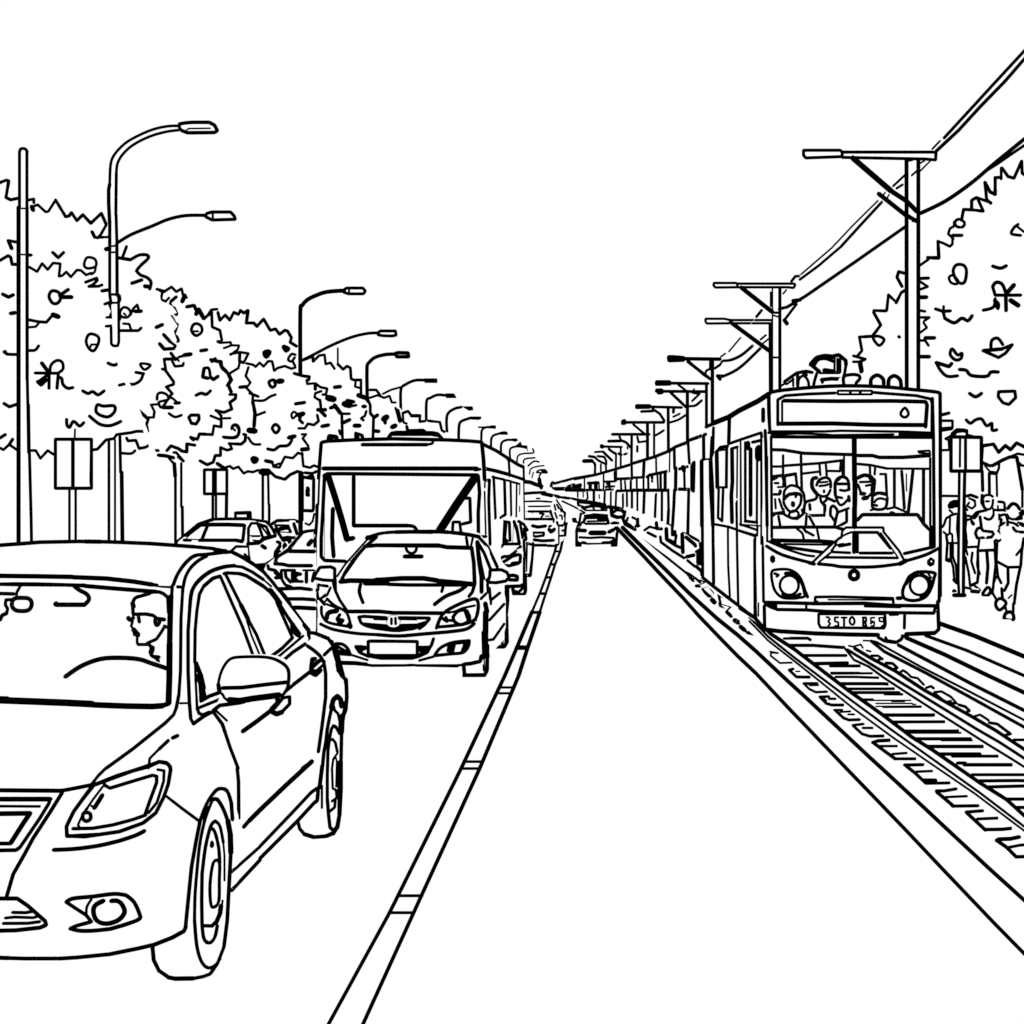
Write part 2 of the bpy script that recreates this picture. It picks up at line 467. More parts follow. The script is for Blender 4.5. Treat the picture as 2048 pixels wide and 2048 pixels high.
def lamp(label, Y, win, pole, w, headpoly, hw=5, inner=None, black=False, arm=None, arm2=None, base=True):
    q = [P(u, v, Y) for _, p in strokes(win, '~' + pole) for u, v in p]
    foot = Vector((q[0].x, Y, 0))
    t = thing('street_lamp', label, 'street lamp', foot, 'curved street lamps on the left side')
    pl = Part('pole'); r = w * Y / F / 2
    line = ([foot] if base else []) + q
    for a, b in zip(line, line[1:]):
        if (b - a).length > 1e-4: pl.tube([a, b], r, 1, 8, True)
    for a in line[1:]: pl.ball(a, r, 1)
    pl.build(t)
    if headpoly: head(t, win, headpoly, Y, hw, inner, black)
    if arm2:
        a = Part('arm'); a.ink(win, arm2[0], atY(Y)); a.build(t); head(t, win, arm2[1], Y, 5, arm2[2] if len(arm2) > 2 else None)
    return t

# nearest lamp: thick tube drawn with both of its edges
Y = 26.7
t = thing('street_lamp', 'tallest curved street lamp with two arms, standing before the large leftmost tree', 'street lamp', (P(226, 959, Y).x, Y, 0), 'curved street lamps on the left side')
pl = Part('pole')
Lq = '1345,120 1270,122 1160,145 1040,195 940,255 865,335 835,410 828,560 820,700 828,860 828,1400 838,1460 848,1520 842,1650 845,1760'
Rq = '1345,152 1250,165 1130,200 1010,260 930,330 888,400 878,470 872,800 882,1000 888,1400 892,1460 892,1520 895,1650 893,1760'
lq, rq = pts('K', Lq), pts('K', Rq)
mid = [P((a[0] + b[0]) / 2, (a[1] + b[1]) / 2, Y) for a, b in zip(lq, rq)]
rad = [.055 * (1 if i > 5 else .7) for i in range(len(lq))]
pl.tube(mid, rad, 0, 12)
pl.ink('K', '~5:1345,120 1270,122 1160,145 1040,195 940,255 865,335 835,410 828,560; ~5:1345,152 1250,165 1130,200 1010,260 930,330 888,400 878,470; 6.5:828,560 820,600 820,700 828,860; 6:828,860 828,1060; 5.5:878,470 874,790; 5.5:876,790 882,1000; 6:882,1000 884,1400; 5.5:828,1060 828,1395 838,1460; 5:895,1400 897,1750 888,1780 855,1780 840,1765 838,1640; 3.5:830,1030 885,1022; 3.5:835,1075 885,1072; 4.5:828,1392 895,1392; 4:838,1455 890,1455; 8:800,1050 815,1048; 6:900,1400 905,1430 892,1455', atY(Y - .12))
pl.tube([P(226, 690, Y), (P(226, 690, Y).x, 29.4, 2.5), (P(226, 690, Y).x, 29.4, 1.0)], .04)
pl.tube([(P(226, 690, Y).x, 29.4, 2.5), (P(226, 690, Y).x, 29.4, 0)], .04); pl.build(t)
head(t, 'K', '1350,130 1355,105 1400,97 1450,93 1580,93 1620,115 1640,155 1620,170 1415,172 1365,152', Y, 6, '3:1410,150 1425,140 1585,138')
a = Part('arm'); a.ink('K', '~6:890,1000 990,940 1150,875 1270,825 1400,797 1550,795', atY(Y - .1)); a.build(t)
head(t, 'K', '1550,795 1562,780 1600,770 1740,770 1768,800 1775,825 1600,830 1552,805', Y, 5.5, '4:1606,782 1606,818')

lamp('second street lamp from the left, double armed, rising beside the white bus', 47.5, 'M', '757,800 757,320 770,270 810,225 880,190 960,165 1090,155', 8.6,
     '1082,155 1105,136 1230,136 1248,160 1233,180 1120,180 1085,168', 5, '4:1125,145 1125,172',
     arm2=('~5.5:770,682 850,642 1000,565 1150,505 1270,478 1350,475', '1342,475 1360,460 1475,460 1480,492 1450,498 1380,496 1345,490'))
lamp('third street lamp from the left, above the trees behind the bus roof', 72, 'M', '1262,965 1260,740 1275,700 1320,660 1400,638 1480,635', 7.5,
     '1475,628 1500,624 1570,626 1574,655 1485,655', 6, None)
lamp('fourth street lamp from the left, its side arm reaching back to the third lamp', 90, 'N', '105,680 105,480 150,430 240,390 340,388', 6.2,
     '330,370 450,370 452,410 332,410', black=True)
FAR = [(357, 107, '352,870 352,600 390,560 460,530 535,535', 6, '535,515 615,515 634,545 634,557 540,557', 'fifth street lamp from the left, over the front of the bus roof hatch'),
       (0, 126, '550,880 546,780 560,710 620,665 690,648', 6, '690,640 795,640 800,675 755,680', 'sixth street lamp from the left, right of the bus roof hatch'),
       (0, 145, '663,960 667,830 690,785 770,755', 6, '770,738 878,738 876,760 850,770 772,765', 'seventh street lamp from the left, near the right end of the bus front'),
       (0, 171, '882,985 884,890 895,862 920,845 965,840', 5, '850,834 965,834 970,824 1020,824 1020,856 930,850 850,848', 'eighth street lamp from the left, flat topped and right above the bus corner'),
       (0, 194, '976,1025 978,960 1000,922 1070,900', 5, '1060,888 1100,880 1130,884 1138,914 1065,914', 'ninth street lamp from the left, first one past the bus corner'),
       (0, 228, '1072,1085 1076,1000 1120,967 1190,965', 5, '1180,950 1225,950 1235,968 1210,982 1180,975', 'tenth street lamp from the left, second past the bus corner'),
       (0, 268, '1160,1135 1160,1055 1210,1030 1280,1030', 4.5, '1200,1030 1265,1020 1260,980 1275,1015 1325,1018 1330,1080 1315,1050', 'eleventh street lamp from the left, its drooping head hooked'),
       (0, 340, '1226,1190 1236,1120 1290,1097 1385,1090 1378,1050', 3.6, None, 'twelfth street lamp from the left with an upturned thin tip'),
       (0, 418, '1290,1195 1302,1150 1400,1138', 3.6, None, 'thirteenth street lamp from the left, a tiny short hook'),
       (0, 500, '1330,1220 1390,1172 1438,1178', 3.8, None, 'fourteenth street lamp from the left, a tiny slanting hook'),
       (0, 560, '1348,1300 1360,1245 1420,1222 1487,1214', 3.2, None, 'fifteenth street lamp from the left, the long thin tiny hook'),
       (0, 620, '1370,1335 1385,1278', 2.8, None, 'sixteenth street lamp from the left, only a tiny slanting stem'),
       (0, 700, '1455,1425 1442,1320 1460,1285 1415,1278 1450,1255 1500,1255', 3.6, '1450,1252 1505,1250 1525,1270 1522,1292 1470,1290', 'farthest street lamp of the row, near the end of the street')]
for _, Y, p, w, h, lab in FAR:
    lamp(lab, Y, 'N', p, w, h, black=True, base=Y < 300)

# ================================================================ catenary masts and wires on the right
def mast(label, Y, win, arm, lampend, pole, brace, w=5.0, aw=None, ink='', foot_u=None):
    pu = [pts(win, x) for x in pole]                 # one or two pole edges
    uc = sum(p[0][0] for p in pu) / len(pu); foot = Vector((P(uc, CV, Y).x, Y, 0))
    t = thing('catenary_mast', label, 'catenary mast', foot, 'overhead line masts along the tram track')
    pl = Part('pole')
    top = min(p[0][1] for p in pu); half = max(1.5, abs(pu[0][0][0] - pu[-1][0][0]) / 2) * Y / F
    pl.tube([foot, P(uc, top, Y)], half, 0 if len(pu) > 1 else 1, 10)
    for x, ww in zip(pole, w if isinstance(w, (list, tuple)) else [w] * len(pole)):
        p = pts(win, x); q = [P(u, v, Y - half * .5) for u, v in p]; pl.line(q + [Vector((q[-1].x, q[-1].y, .05))], ww)
    if ink: pl.ink(win, ink, atY(Y - half * 1.1))
    pl.build(t)
    if arm:
        a = Part('arm'); p = [P(u, v, Y - half) for u, v in pts(win, arm)]
        if len(p) == 2: a.line(p, aw or w)
        else: a.prism(p, (0, half * 2, 0)); a.line(p + [p[0]], aw or 5)
        a.build(t)
    if lampend:
        l = Part('lamp_head'); p = [P(u, v, Y - half * 1.2) for u, v in pts(win, lampend)]
        l.prism(p, (0, half * 2.4, 0)); l.line(p + [p[0]], aw or 5); l.build(t)
    if brace:
        for x in brace.split(';'):
            b = Part('brace'); b.ink(win, x, atY(Y - half)); b.build(t)
    return t

mast('nearest tall overhead line mast standing right behind the tram roof', 23, 'I', '560,846 1245,846 1268,850 1265,905 1180,898 560,886',
     '268,832 545,832 560,846 560,880 285,890 268,870', ['1046,905 1048,2700', '1130,905 1130,2700'], '9.5:640,890 930,1140; 8:930,1140 1045,1215 1125,1295; 7.5:835,1160 1050,1330; 7:1050,1325 1125,1370', w=[7, 8.5], aw=5.2,
     ink='3.5:1050,1258 1055,1330; 4:1060,910 1090,905; 3:1135,1300 1135,1340 1090,1370')
mast('second overhead line mast, its arm highest above the tram side', 38.6, 'J', '1225,103 1655,103 1662,112 1650,135 1600,130 1225,130',
     '1048,98 1215,98 1225,105 1225,130 1060,132 1046,118', ['1490,140 1490,300', '1543,140 1543,880'], '7.5:1255,132 1490,318', w=[2.6, 6.5], aw=4.2, ink='3.5:1478,168 1478,275; 4:1500,322 1540,322; 3:1490,340 1540,355; 3.5:1485,660 1530,660; 3:1595,150 1570,180')
mast('third overhead line mast, its lower arm just under the second one', 47.3, 'J', '1175,378 1490,378 1490,402 1180,402',
     '985,368 1125,368 1175,378 1165,402 995,404 985,390', ['1474,405 1476,915', '1500,405 1500,915'], '7:1185,402 1490,628', w=[6.0, 2.5], aw=4, ink='')
MAST = [(62, '705,668 1095,673', '1037,690 1037,1150', '5.5:850,690 1020,822; 4.5:860,690 970,790 1040,835; 4:1020,690 1020,750; 4:985,780 990,760 1020,745', 5.8, 6, '706,655 738,655 820,662 820,680 710,684', 'fourth overhead line mast, alone left of the tram destination board'),
        (78, '612,853 1005,857', '992,862 992,1190', '4:780,866 840,912', 5.0, 5, '614,842 715,842 718,862 614,864', 'fifth overhead line mast, upper of two close arms'),
        (84, '612,915 985,918', '848,920 849,1280', '5:722,925 838,1035; 3:900,898 885,920; 5:890,925 930,930', 5.5, 5, '614,905 655,904 660,926 630,930', 'sixth overhead line mast, lower of two close arms'),
        (112, '462,1030 805,1038', '703,1045 705,1355', '4.5:585,1048 640,1085 675,1140; 5:745,1045 742,1075', 5.0, 4.6, '463,1022 565,1022 565,1038 463,1040', 'seventh overhead line mast, over the middle of the tram line'),
        (126, '500,1068 592,1064', '597,1165 597,1400', '', 3.8, 4.6, None, 'eighth overhead line mast with a short stubby arm'),
        (150, '355,1150 670,1150', '547,1160 547,1420', '4:440,1165 520,1232', 5.2, 4.8, '357,1140 375,1134 380,1158 357,1160', 'ninth overhead line mast, its straight arm wide and low'),
        (195, '280,1240 560,1240', '428,1252 426,1462', '4:335,1255 345,1280', 4.4, 4.8, None, 'tenth overhead line mast, last with a long straight arm'),
        (230, '252,1292 345,1290', '310,1385 308,1500', '4.5:345,1285 385,1300 420,1340', 3.6, 5, None, 'eleventh overhead line mast with a bent down arm'),
        (260, '195,1332 352,1336', '345,1342 345,1480', '4.5:255,1350 275,1368 308,1388', 3.4, 4, '196,1322 212,1326 212,1340 196,1338', 'twelfth overhead line mast, small, right of a bent arm'),
        (300, '150,1374 215,1370', '232,1465 235,1512', '4.5:215,1375 280,1438', 3.6, 3.6, None, 'thirteenth overhead line mast, tiny slanting arm'),
        (350, '105,1405 150,1412', '195,1465 195,1530', '4:150,1415 180,1440 225,1462; 4:170,1405 220,1410 235,1440 235,1470', 3.2, 4.6, None, 'fourteenth overhead line mast, next to last in the row'),
        (400, '65,1442 128,1440', '152,1470 150,1548', '4.5:128,1440 150,1462 152,1475', 4, 6.5, None, 'farthest overhead line mast, where the tram line ends')]
for Y, arm, pole, brace, w, aw, le_, lab in MAST: mast(lab, Y, 'J', arm, le_, [pole], brace, w, aw)

def wire(label, win, data, Y0, Y1, group='overhead wires above the tram track'):
    """Y0 at the first point of the wire, Y1 at its last; depth runs evenly in 1/Y along the page"""
    wr = Part('overhead_wire')
    core = []
    st = strokes(win, data); a = st[0][1][0]; b = st[-1][1][-1]; L = math.hypot(b[0] - a[0], b[1] - a[1])
    for w, p in st:
        q = []
        for u, v in p:
            t = max(0, min(1, ((u - a[0]) * (b[0] - a[0]) + (v - a[1]) * (b[1] - a[1])) / L / L))
            q.append(P(u, v, 1 / ((1 - t) / Y0 + t / Y1)))
        wr.line(q, w); core += q
    for x, y in zip(core, core[1:]):
        if (x - y).length > 1e-4: wr.tube([x, y], .004, 0, 5)
    o = wr.build(); tag(o, label, 'wire', group); return o
wire('upper one of the paired wires leaving the frame at top right', 'I', '5.5:1950,65 1700,335 1540,510 1330,738; 3.5:1300,760 1240,822', 14, 22.8)
wire('lower one of the paired wires leaving the frame at top right', 'I', '6:1950,125 1790,310 1600,505 1440,680 1270,838', 14, 22.7)
wire('thick wire running from the nearest mast out past the right tree', 'I', '~6.5:1950,735 1710,930 1540,1075 1340,1215 1150,1308', 14, 22.9)
wire('short thin wire joining the thick one at the right edge', 'I', '5:1950,785 1860,845 1730,935 1650,985', 14, 17)
wire('thin upper wire sagging between the nearest and second mast', 'I', '3:1225,912 1150,988; 3:1180,912 1130,940 1090,945; 4:1070,985 945,1102; 3:885,1150 870,1170; 3:830,1212 640,1400 480,1570 250,1768; 5:235,1780 205,1785 178,1820', 22.5, 37)
wire('lower of the twin wires between nearest and second mast', 'I', '3.5:1120,990 1085,1022; 4:1018,1090 970,1120; 3:915,1165 900,1190; 5:860,1222 700,1395 550,1560; 4.5:550,1560 380,1705 240,1808', 22.5, 37)
wire('straight contact wire from nearest mast down to second mast', 'I', '5.5:1035,1410 650,1680 280,1935 145,2015 85,2030', 22.6, 36)
wire('hanging end of contact wire curling down beside the second mast', 'J', '6.5:1700,225 1645,232 1668,262; 5:1668,262 1602,350 1582,375; 7:1580,378 1600,405', 36.2, 38.4)
wire('broken thin wire left of the second and third masts', 'J', '5:1408,305 1370,352; 3:1250,510 1162,615; 3:1135,630 1100,655', 42, 60)
wire('curved wire sagging into the fourth mast from the third', 'J', '3.5:1440,492 1400,525; ~5:1340,572 1260,640 1180,678 1120,685; 4.5:1110,690 1095,715 1055,742', 47, 61.5)
wire('longest curved wire below the third mast arm', 'J', '3:1460,520 1405,565; ~5:1400,590 1270,715 1190,770 1110,805; 6:1110,800 1075,798 1095,825', 47, 61)
wire('short wire pieces between fifth and seventh masts', 'J', '4:940,935 885,988; ~4.5:955,985 910,1022 862,1028; ~4:835,1095 780,1130 720,1150', 74, 110)
wire('tiny wire pieces between seventh and tenth masts', 'J', '3.5:790,1085 742,1108; 4:670,1210 640,1230 608,1248; 4:550,1290 480,1300 470,1258', 114, 190)
wire('tiny wire specks between tenth and thirteenth masts', 'J', '4:470,1330 470,1370; 3:395,1335 398,1350; 4:390,1385 372,1392; 5:330,1385 350,1395', 200, 280)

# ================================================================ tall plain pole, signs
def pole_thing(name, label, cat, Y, win, left, right, ink, w=6, group=None, round_=True):
    l, r = pts(win, left), pts(win, right); uc = (l[0][0] + r[0][0]) / 2
    foot = Vector((P((l[-1][0] + r[-1][0]) / 2, CV, Y).x, Y, 0))
    t = thing(name, label, cat, foot, group); p = Part('pole')
    m = [P((a[0] + b[0]) / 2, (a[1] + b[1]) / 2, Y) for a, b in zip(l, r)]; rr = [abs(a[0] - b[0]) * Y / F / 2 for a, b in zip(l, r)]
    p.tube(m + [Vector((m[-1].x, Y, 0))], rr + [rr[-1]], 0, 12)
    p.ink(win, ink, atY(Y - max(rr) * .8), w)
    for s in (l[-1], r[-1]): q = P(s[0], s[1], Y - .02); p.line([q, Vector((q.x, q.y, 0))], w * .8)
    p.build(t); return t
pole_thing('lamp_post', 'tall plain pole at far left with rounded top', 'pole', 23, 'L', '147,-1260 147,-100 142,800 140,1680', '200,-1260 205,-100 217,800 238,1680',
           '~5.5:147,-1270 158,-1292 188,-1292 206,-1270; 5.5:147,-1270 147,-850; 7.5:140,-850 140,1680; 5.5:203,-1270 203,-850; 6:204,-850 205,450; 5.5:206,450 210,640; 6.5:213,640 218,1000; 5.5:222,1000 235,1500 238,1680; 3:155,-842 197,-842; 3:155,-495 197,-492; 6:205,-490 235,-490')
def sign(label, Y, win, box, mid, pole, extra='', w=5.5, cat='sign', pw=(4.5, 4.5), name='street_sign'):
    t = pole_thing(name, label, cat, Y, win, pole[0], pole[1], '%s:%s; %s:%s' % (pw[0], pole[0], pw[1], pole[1]), 4.5)
    s = Part('sign_panel'); q = [P(u, v, Y - .12) for u, v in pts(win, box)]
    s.prism(q, (0, .05, 0)); s.line(q + [q[0]], w); s.ink(win, mid, atY(Y - .12)); s.build(t)
    if extra: e = Part('bracket'); e.ink(win, extra, atY(Y)); e.build(t)
    return t
sign('large two panel sign on a post before the leftmost tree', 22, 'L', '418,900 690,900 690,1270 418,1270', '6.5:550,905 550,1265; 6:690,1020 687,1230', ('524,1272 524,1680', '571,1272 571,1680'), '3.5:566,825 564,890')
sign('smaller two panel sign left of the bus, above the taxi roof', 30, 'L', '1542,1130 1712,1130 1712,1312 1542,1312', '9:1618,1135 1618,1310', ('1606,1312 1606,1500', '1630,1312 1630,1500'), '6:1710,1312 1708,1495', pw=(5, 4.5), w=5)
sign('narrow upright sign panel squeezed between the second lamp and the bus', 44, 'M', '772,1562 858,1575 856,1800 850,1818 772,1815', '7:812,1645 818,1660 812,1680 818,1700; 5.5:806,1660 806,1700; 8:815,1565 850,1560', ('762,1530 762,1890', '768,1530 768,1890'), '4:772,1830 770,1885; 4:862,1840 850,1895 825,1925 795,1912', w=5.5, pw=(7.5, 7))

# ================================================================ trees
def inflate(part, poly, Y, D):
    """a leafy crown: the ragged outline stands in the plane at Y, the crown swells before and behind it"""
    n = len(poly); cu = sum(p[0] for p in poly) / n; cv = sum(p[1] for p in poly) / n
    rows = []
    for sgn, ts in ((-1, (.0, .35, .62, .82, .94, 1.0)), (1, (.94, .82, .62, .35, .0))):
        for t in ts:
            row = []
            for i, (u, v) in enumerate(poly):
                k = math.sqrt(max(0, 1 - t * t)); wob = 1 + .05 * math.sin(i * 2.3 + t * 9)
                row.append(P(cu + (u - cu) * t, cv + (v - cv) * t, Y + sgn * D * k * wob))
            rows.append(row + [row[0]])
    part.grid(rows); return part

def tree(label, Y, crown, ink, trunk=None, trunk_ink='', inner='', D=1.2, trunkY=None, name='leafy_tree', w=5, grp='leafy trees along the street'):
    poly = [p for win, s in crown for p in pts(win, s)]
    cu = sum(p[0] for p in poly) / len(poly)
    if trunk: cu = sum(p[0] for p in pts(*trunk)) / len(pts(*trunk))
    ty = trunkY or Y
    t = thing(name, label, 'tree', (P(cu, CV, ty).x, ty, 0), grp)
    c = Part('crown'); inflate(c, poly, Y, D); pr = onmesh(c, atY(Y))
    for win, s in ink: c.ink(win, s, pr, w, .8)
    for win, s in inner: c.ink(win, s, pr, w, .8)
    c.build(t)
    k = Part('trunk')
    if trunk:
        q = pts(*trunk); h = len(q) // 2; l, r = q[:h], q[h:]
        m = [P((a[0] + b[0]) / 2, (a[1] + b[1]) / 2, ty) for a, b in zip(l, r)]; rr = [abs(a[0] - b[0]) / 2 * ty / F for a, b in zip(l, r)]
        k.tube(m + [Vector((m[-1].x, ty, 0))], rr + [rr[-1] * 1.1], 0, 12)
        k.ink(trunk[0], trunk_ink, atY(ty - max(rr)), w)
        for e in (l[-1], r[-1]): p = P(e[0], e[1], ty - max(rr)); k.line([p, Vector((p.x, p.y, 0))], w)
    else:
        x = P(cu, CV, Y).x; k.tube([(x, Y, 0), (x, Y, 2.6), (x + .1, Y, 3.4)], [.18, .14, .1], 0)
    k.build(t); return t

tree('large leftmost tree with a double lobed crown behind the tall plain pole', 31.2,
     [('K', '-60,560 50,530 65,560 50,660 140,668 205,680 255,672 240,745 285,715 345,770 420,680 495,805 540,775 580,835 625,790 685,855 765,780 800,860 840,930 900,1110 985,1130 1050,1090 1115,1105 1035,1215 1090,1250 1145,1305 1110,1335 1200,1370 1215,1440 1300,1480 1335,1530 1285,1550 1340,1630 1310,1670 1335,1740'),
      ('L', '1240,290 1240,370 1310,470 1255,500 1300,550 1270,600 1140,635 1165,730 1110,730 1120,840 1000,855 880,875 800,912 760,950 700,985 410,1010 360,980 310,1045 270,980 235,985 130,985 70,940 20,980 -60,960')],
     [('K', '6:-20,555 45,530 66,535 45,660 80,678 140,665; 5.5:210,680 255,672 255,700; 5:245,730 285,715 345,770 365,765 420,680; 6:420,680 495,805 520,800 540,775 580,835 625,790 685,855 765,780 800,860; 8:240,730 250,755; 5.5:800,870 760,940 740,965 715,960; 6.5:695,920 715,960; 5:740,962 820,958; 5.5:955,1030 925,1110; 6.5:890,1115 985,1130; ~6:985,1130 1050,1095 1110,1095 1118,1120 1065,1170 1035,1205; ~6:1030,1215 1060,1245 1110,1265 1140,1300 1130,1350; 8:1095,1330 1130,1335'),
      ('L', '5:135,985 70,940 25,980 0,965; 6:70,940 95,900; 6:0,890 40,865; 5:235,985 270,985 305,1045 360,985 405,1015; 5.5:700,980 735,975 800,905 860,895 880,865 990,850 1030,840 1115,840 1105,790 1120,745; 6.5:1050,685 1110,740; 5:1110,735 1160,735 1165,690 1140,640 1200,635; ~5:1185,600 1190,560 1220,548 1260,565 1270,600 1200,620 1215,660 1240,640 1265,600; 5.5:1270,590 1300,555 1255,505 1310,485 1310,465 1245,375 1225,370 1250,370 1238,295')],
     ('L', '822,1000 822,1200 826,1670 912,1000 908,1200 926,1670'), '5:822,915 822,1670; 3.8:868,905 868,1670; 5.5:905,880 910,1150; 7:918,1150 924,1670',
     [('K', '6:0,1135 60,1100 80,1110 92,1165 130,1165; 5:220,1185 280,1220 318,1158 360,1205 400,1155 455,1160 445,1255 470,1250 500,1222 535,1260 580,1208 610,1210 650,1245 690,1230; ~@5:635,1170 650,1120 680,1112 720,1130 722,1180 660,1195; ~4.5:722,1180 715,1220 690,1240; 6:398,1075 440,1115 480,1075; ~@6:370,1410 385,1370 415,1365 450,1385 455,1430 430,1460 395,1455; 6.5:450,1400 515,1355; 7.5:470,1412 540,1412; 5.5:645,1300 730,1268 735,1285 700,1320 670,1332 745,1330 770,1320; 6.5:770,1365 820,1358; 6.5:20,1390 65,1412 100,1395; 7:80,1535 115,1530; 5.5:60,985 130,998; 7:65,990 88,1045; 5.5:210,1582 290,1598 350,1602 395,1550; 9:400,1545 440,1560; 4.5:220,1640 270,1635 300,1600; ~5.5:220,1815 265,1812 292,1780; ~5.5:40,1820 55,1842 130,1845; ~@5.5:650,1745 665,1700 695,1690 740,1710 745,1750 720,1805 695,1818 665,1790; 4:680,1790 690,1770 735,1770; ~@5:905,1530 930,1490 970,1500 985,1535 960,1565 920,1560; 4:935,1535 950,1550; 5:985,1545 1005,1500 1035,1470 1045,1500; 7:1020,1520 1065,1518; 5:805,1565 910,1565 880,1625 800,1632; 4.5:930,1612 975,1615 990,1660; 5.5:895,1665 1045,1665 1065,1645; 6.5:995,1308 1070,1282; 7:1180,1640 1225,1620; 5.5:790,1465 830,1450; 6:825,1460 850,1520 830,1560'),
      ('L', '6.5:1235,110 1285,165; 5:1285,165 1325,195 1315,212; 7:1205,180 1240,220 1310,215; ~5.5:375,400 385,340 430,305 470,320 475,370 440,400; 5.5:265,400 440,402; 7:315,325 360,385; 6:285,470 365,410; 6:370,410 370,515; 6:440,405 430,515; 7:285,465 310,490 350,450; ~6:440,435 465,440 475,485 510,515 550,510; 6:30,240 55,258; 6:30,630 70,655 130,635; ~6:815,325 850,340 880,335 900,315; ~@5:1060,330 1135,340 1090,375; 5.5:1025,395 1085,405; ~5.5:1080,410 1060,455 1010,485 960,480 900,492; ~6:625,535 665,555 700,540 740,565 785,535; ~@6:735,640 780,650 860,648 865,690 820,730 760,720 725,690; ~6:675,725 750,785 820,798 870,785 912,765; ~6:503,750 505,790 525,810 555,765 600,800 632,775; ~5:920,1005 990,1008 1020,985')], D=1.3)
tree('round tree with overlapping leafy lobes between leftmost tree and small sign', 35,
     [('M', '-190,430 -60,450 -40,440 0,380 90,430 150,450 165,530 230,560 295,575 240,640 295,640 290,740 215,780 230,860 220,920 270,960 230,1000 235,1050 170,1080 155,1180 105,1180 95,1240 20,1245'),
      ('L', '1490,900 1440,890 1470,940 1410,930 1410,995 1350,970 1320,1090 1250,1030 1200,1020 1160,990 1130,940 1050,970 1025,910 960,890 980,780 1080,640 1150,400 1160,100 1170,-180 1200,-300 1260,-240')],
     [('K', '6.5:1185,1355 1240,1370; 5:1240,1370 1295,1335 1330,1372 1370,1348 1385,1410 1410,1415; 8:1395,1400 1375,1445; 6.5:1410,1485 1465,1475 1490,1530; 8:1480,1540 1500,1505 1530,1560; 5:1530,1575 1580,1545; 5:1225,1375 1215,1430 1250,1445 1275,1418; 6:1290,1445 1330,1410; 5.5:1285,1460 1300,1495; 8:1310,1495 1330,1540; 6:1290,1555 1330,1620; 7.5:1335,1620 1315,1680; 9:1325,1710 1340,1740'),
      ('M', '5:65,330 85,300 130,295; 5.5:88,310 92,430 150,455 165,530; 6.5:135,540 155,545; 5:150,550 230,545 235,565; 4.5:180,590 240,568 295,570 285,600 230,640; 5:230,635 300,620 365,630 335,690; 6:300,630 298,690 330,700; 5:300,695 290,740 225,780 205,780; 7:90,690 115,670; 6:120,690 160,690 165,740 215,785; 8:215,785 235,830 210,870; 7:215,870 235,920; 6:225,940 270,940 268,970 225,1000 240,1050 180,1075 120,1060; 5.5:125,1060 160,1100 160,1185 105,1175 95,1240; 4.5:165,1120 230,1118; 5:80,1100 155,1130; 6:0,1240 95,1240'),
      ('L', '6:1600,865 1505,860 1490,900 1440,888; 6.5:1440,885 1460,905; 6:1470,945 1410,935 1410,995 1375,990 1345,970 1290,950 1260,985; 5.5:955,890 965,912 1025,908 1050,970 1100,960 1130,940 1160,985 1195,985; 6.5:1195,1020 1250,1025 1310,1040; 5:1310,1000 1330,1000 1380,1060')],
     ('L', '1322,1080 1324,1300 1326,1690 1372,1080 1370,1300 1382,1690'), '7:1280,1040 1315,1080 1322,1180; 5:1324,1180 1324,1680; 5.5:1330,1020 1385,1065; 4.5:1368,1080 1368,1410; 5.5:1376,1410 1378,1640',
     [('L', '~@5.5:1445,70 1460,35 1490,28 1520,50 1522,90 1485,118 1455,100; 4:1465,85 1495,85; 6.5:1515,232 1560,225; 6:1290,250 1325,300; 6:1225,295 1300,295; 5:1300,310 1320,350 1380,345 1385,325; ~4:1310,300 1330,285 1350,310; 5:1350,280 1400,265; 7.5:1390,265 1440,258; 6.5:1590,300 1660,315 1670,350 1710,390; 6.5:1540,365 1530,430 1570,440; ~5.5:1540,365 1575,365 1588,430; 6.5:1588,430 1610,450 1645,425; ~6:1480,568 1520,552 1555,562 1588,535; ~5:1275,705 1320,732 1370,718; @6:1425,735 1440,718 1500,718 1502,750 1480,785 1445,780; ~6:1750,820 1760,795 1790,795 1805,830 1795,870 1760,888 1690,885; 4:1755,815 1775,835; ~4.5:1270,590 1300,590 1340,625; 6:1320,628 1355,625; 7:1230,660 1300,660')], D=1.2)
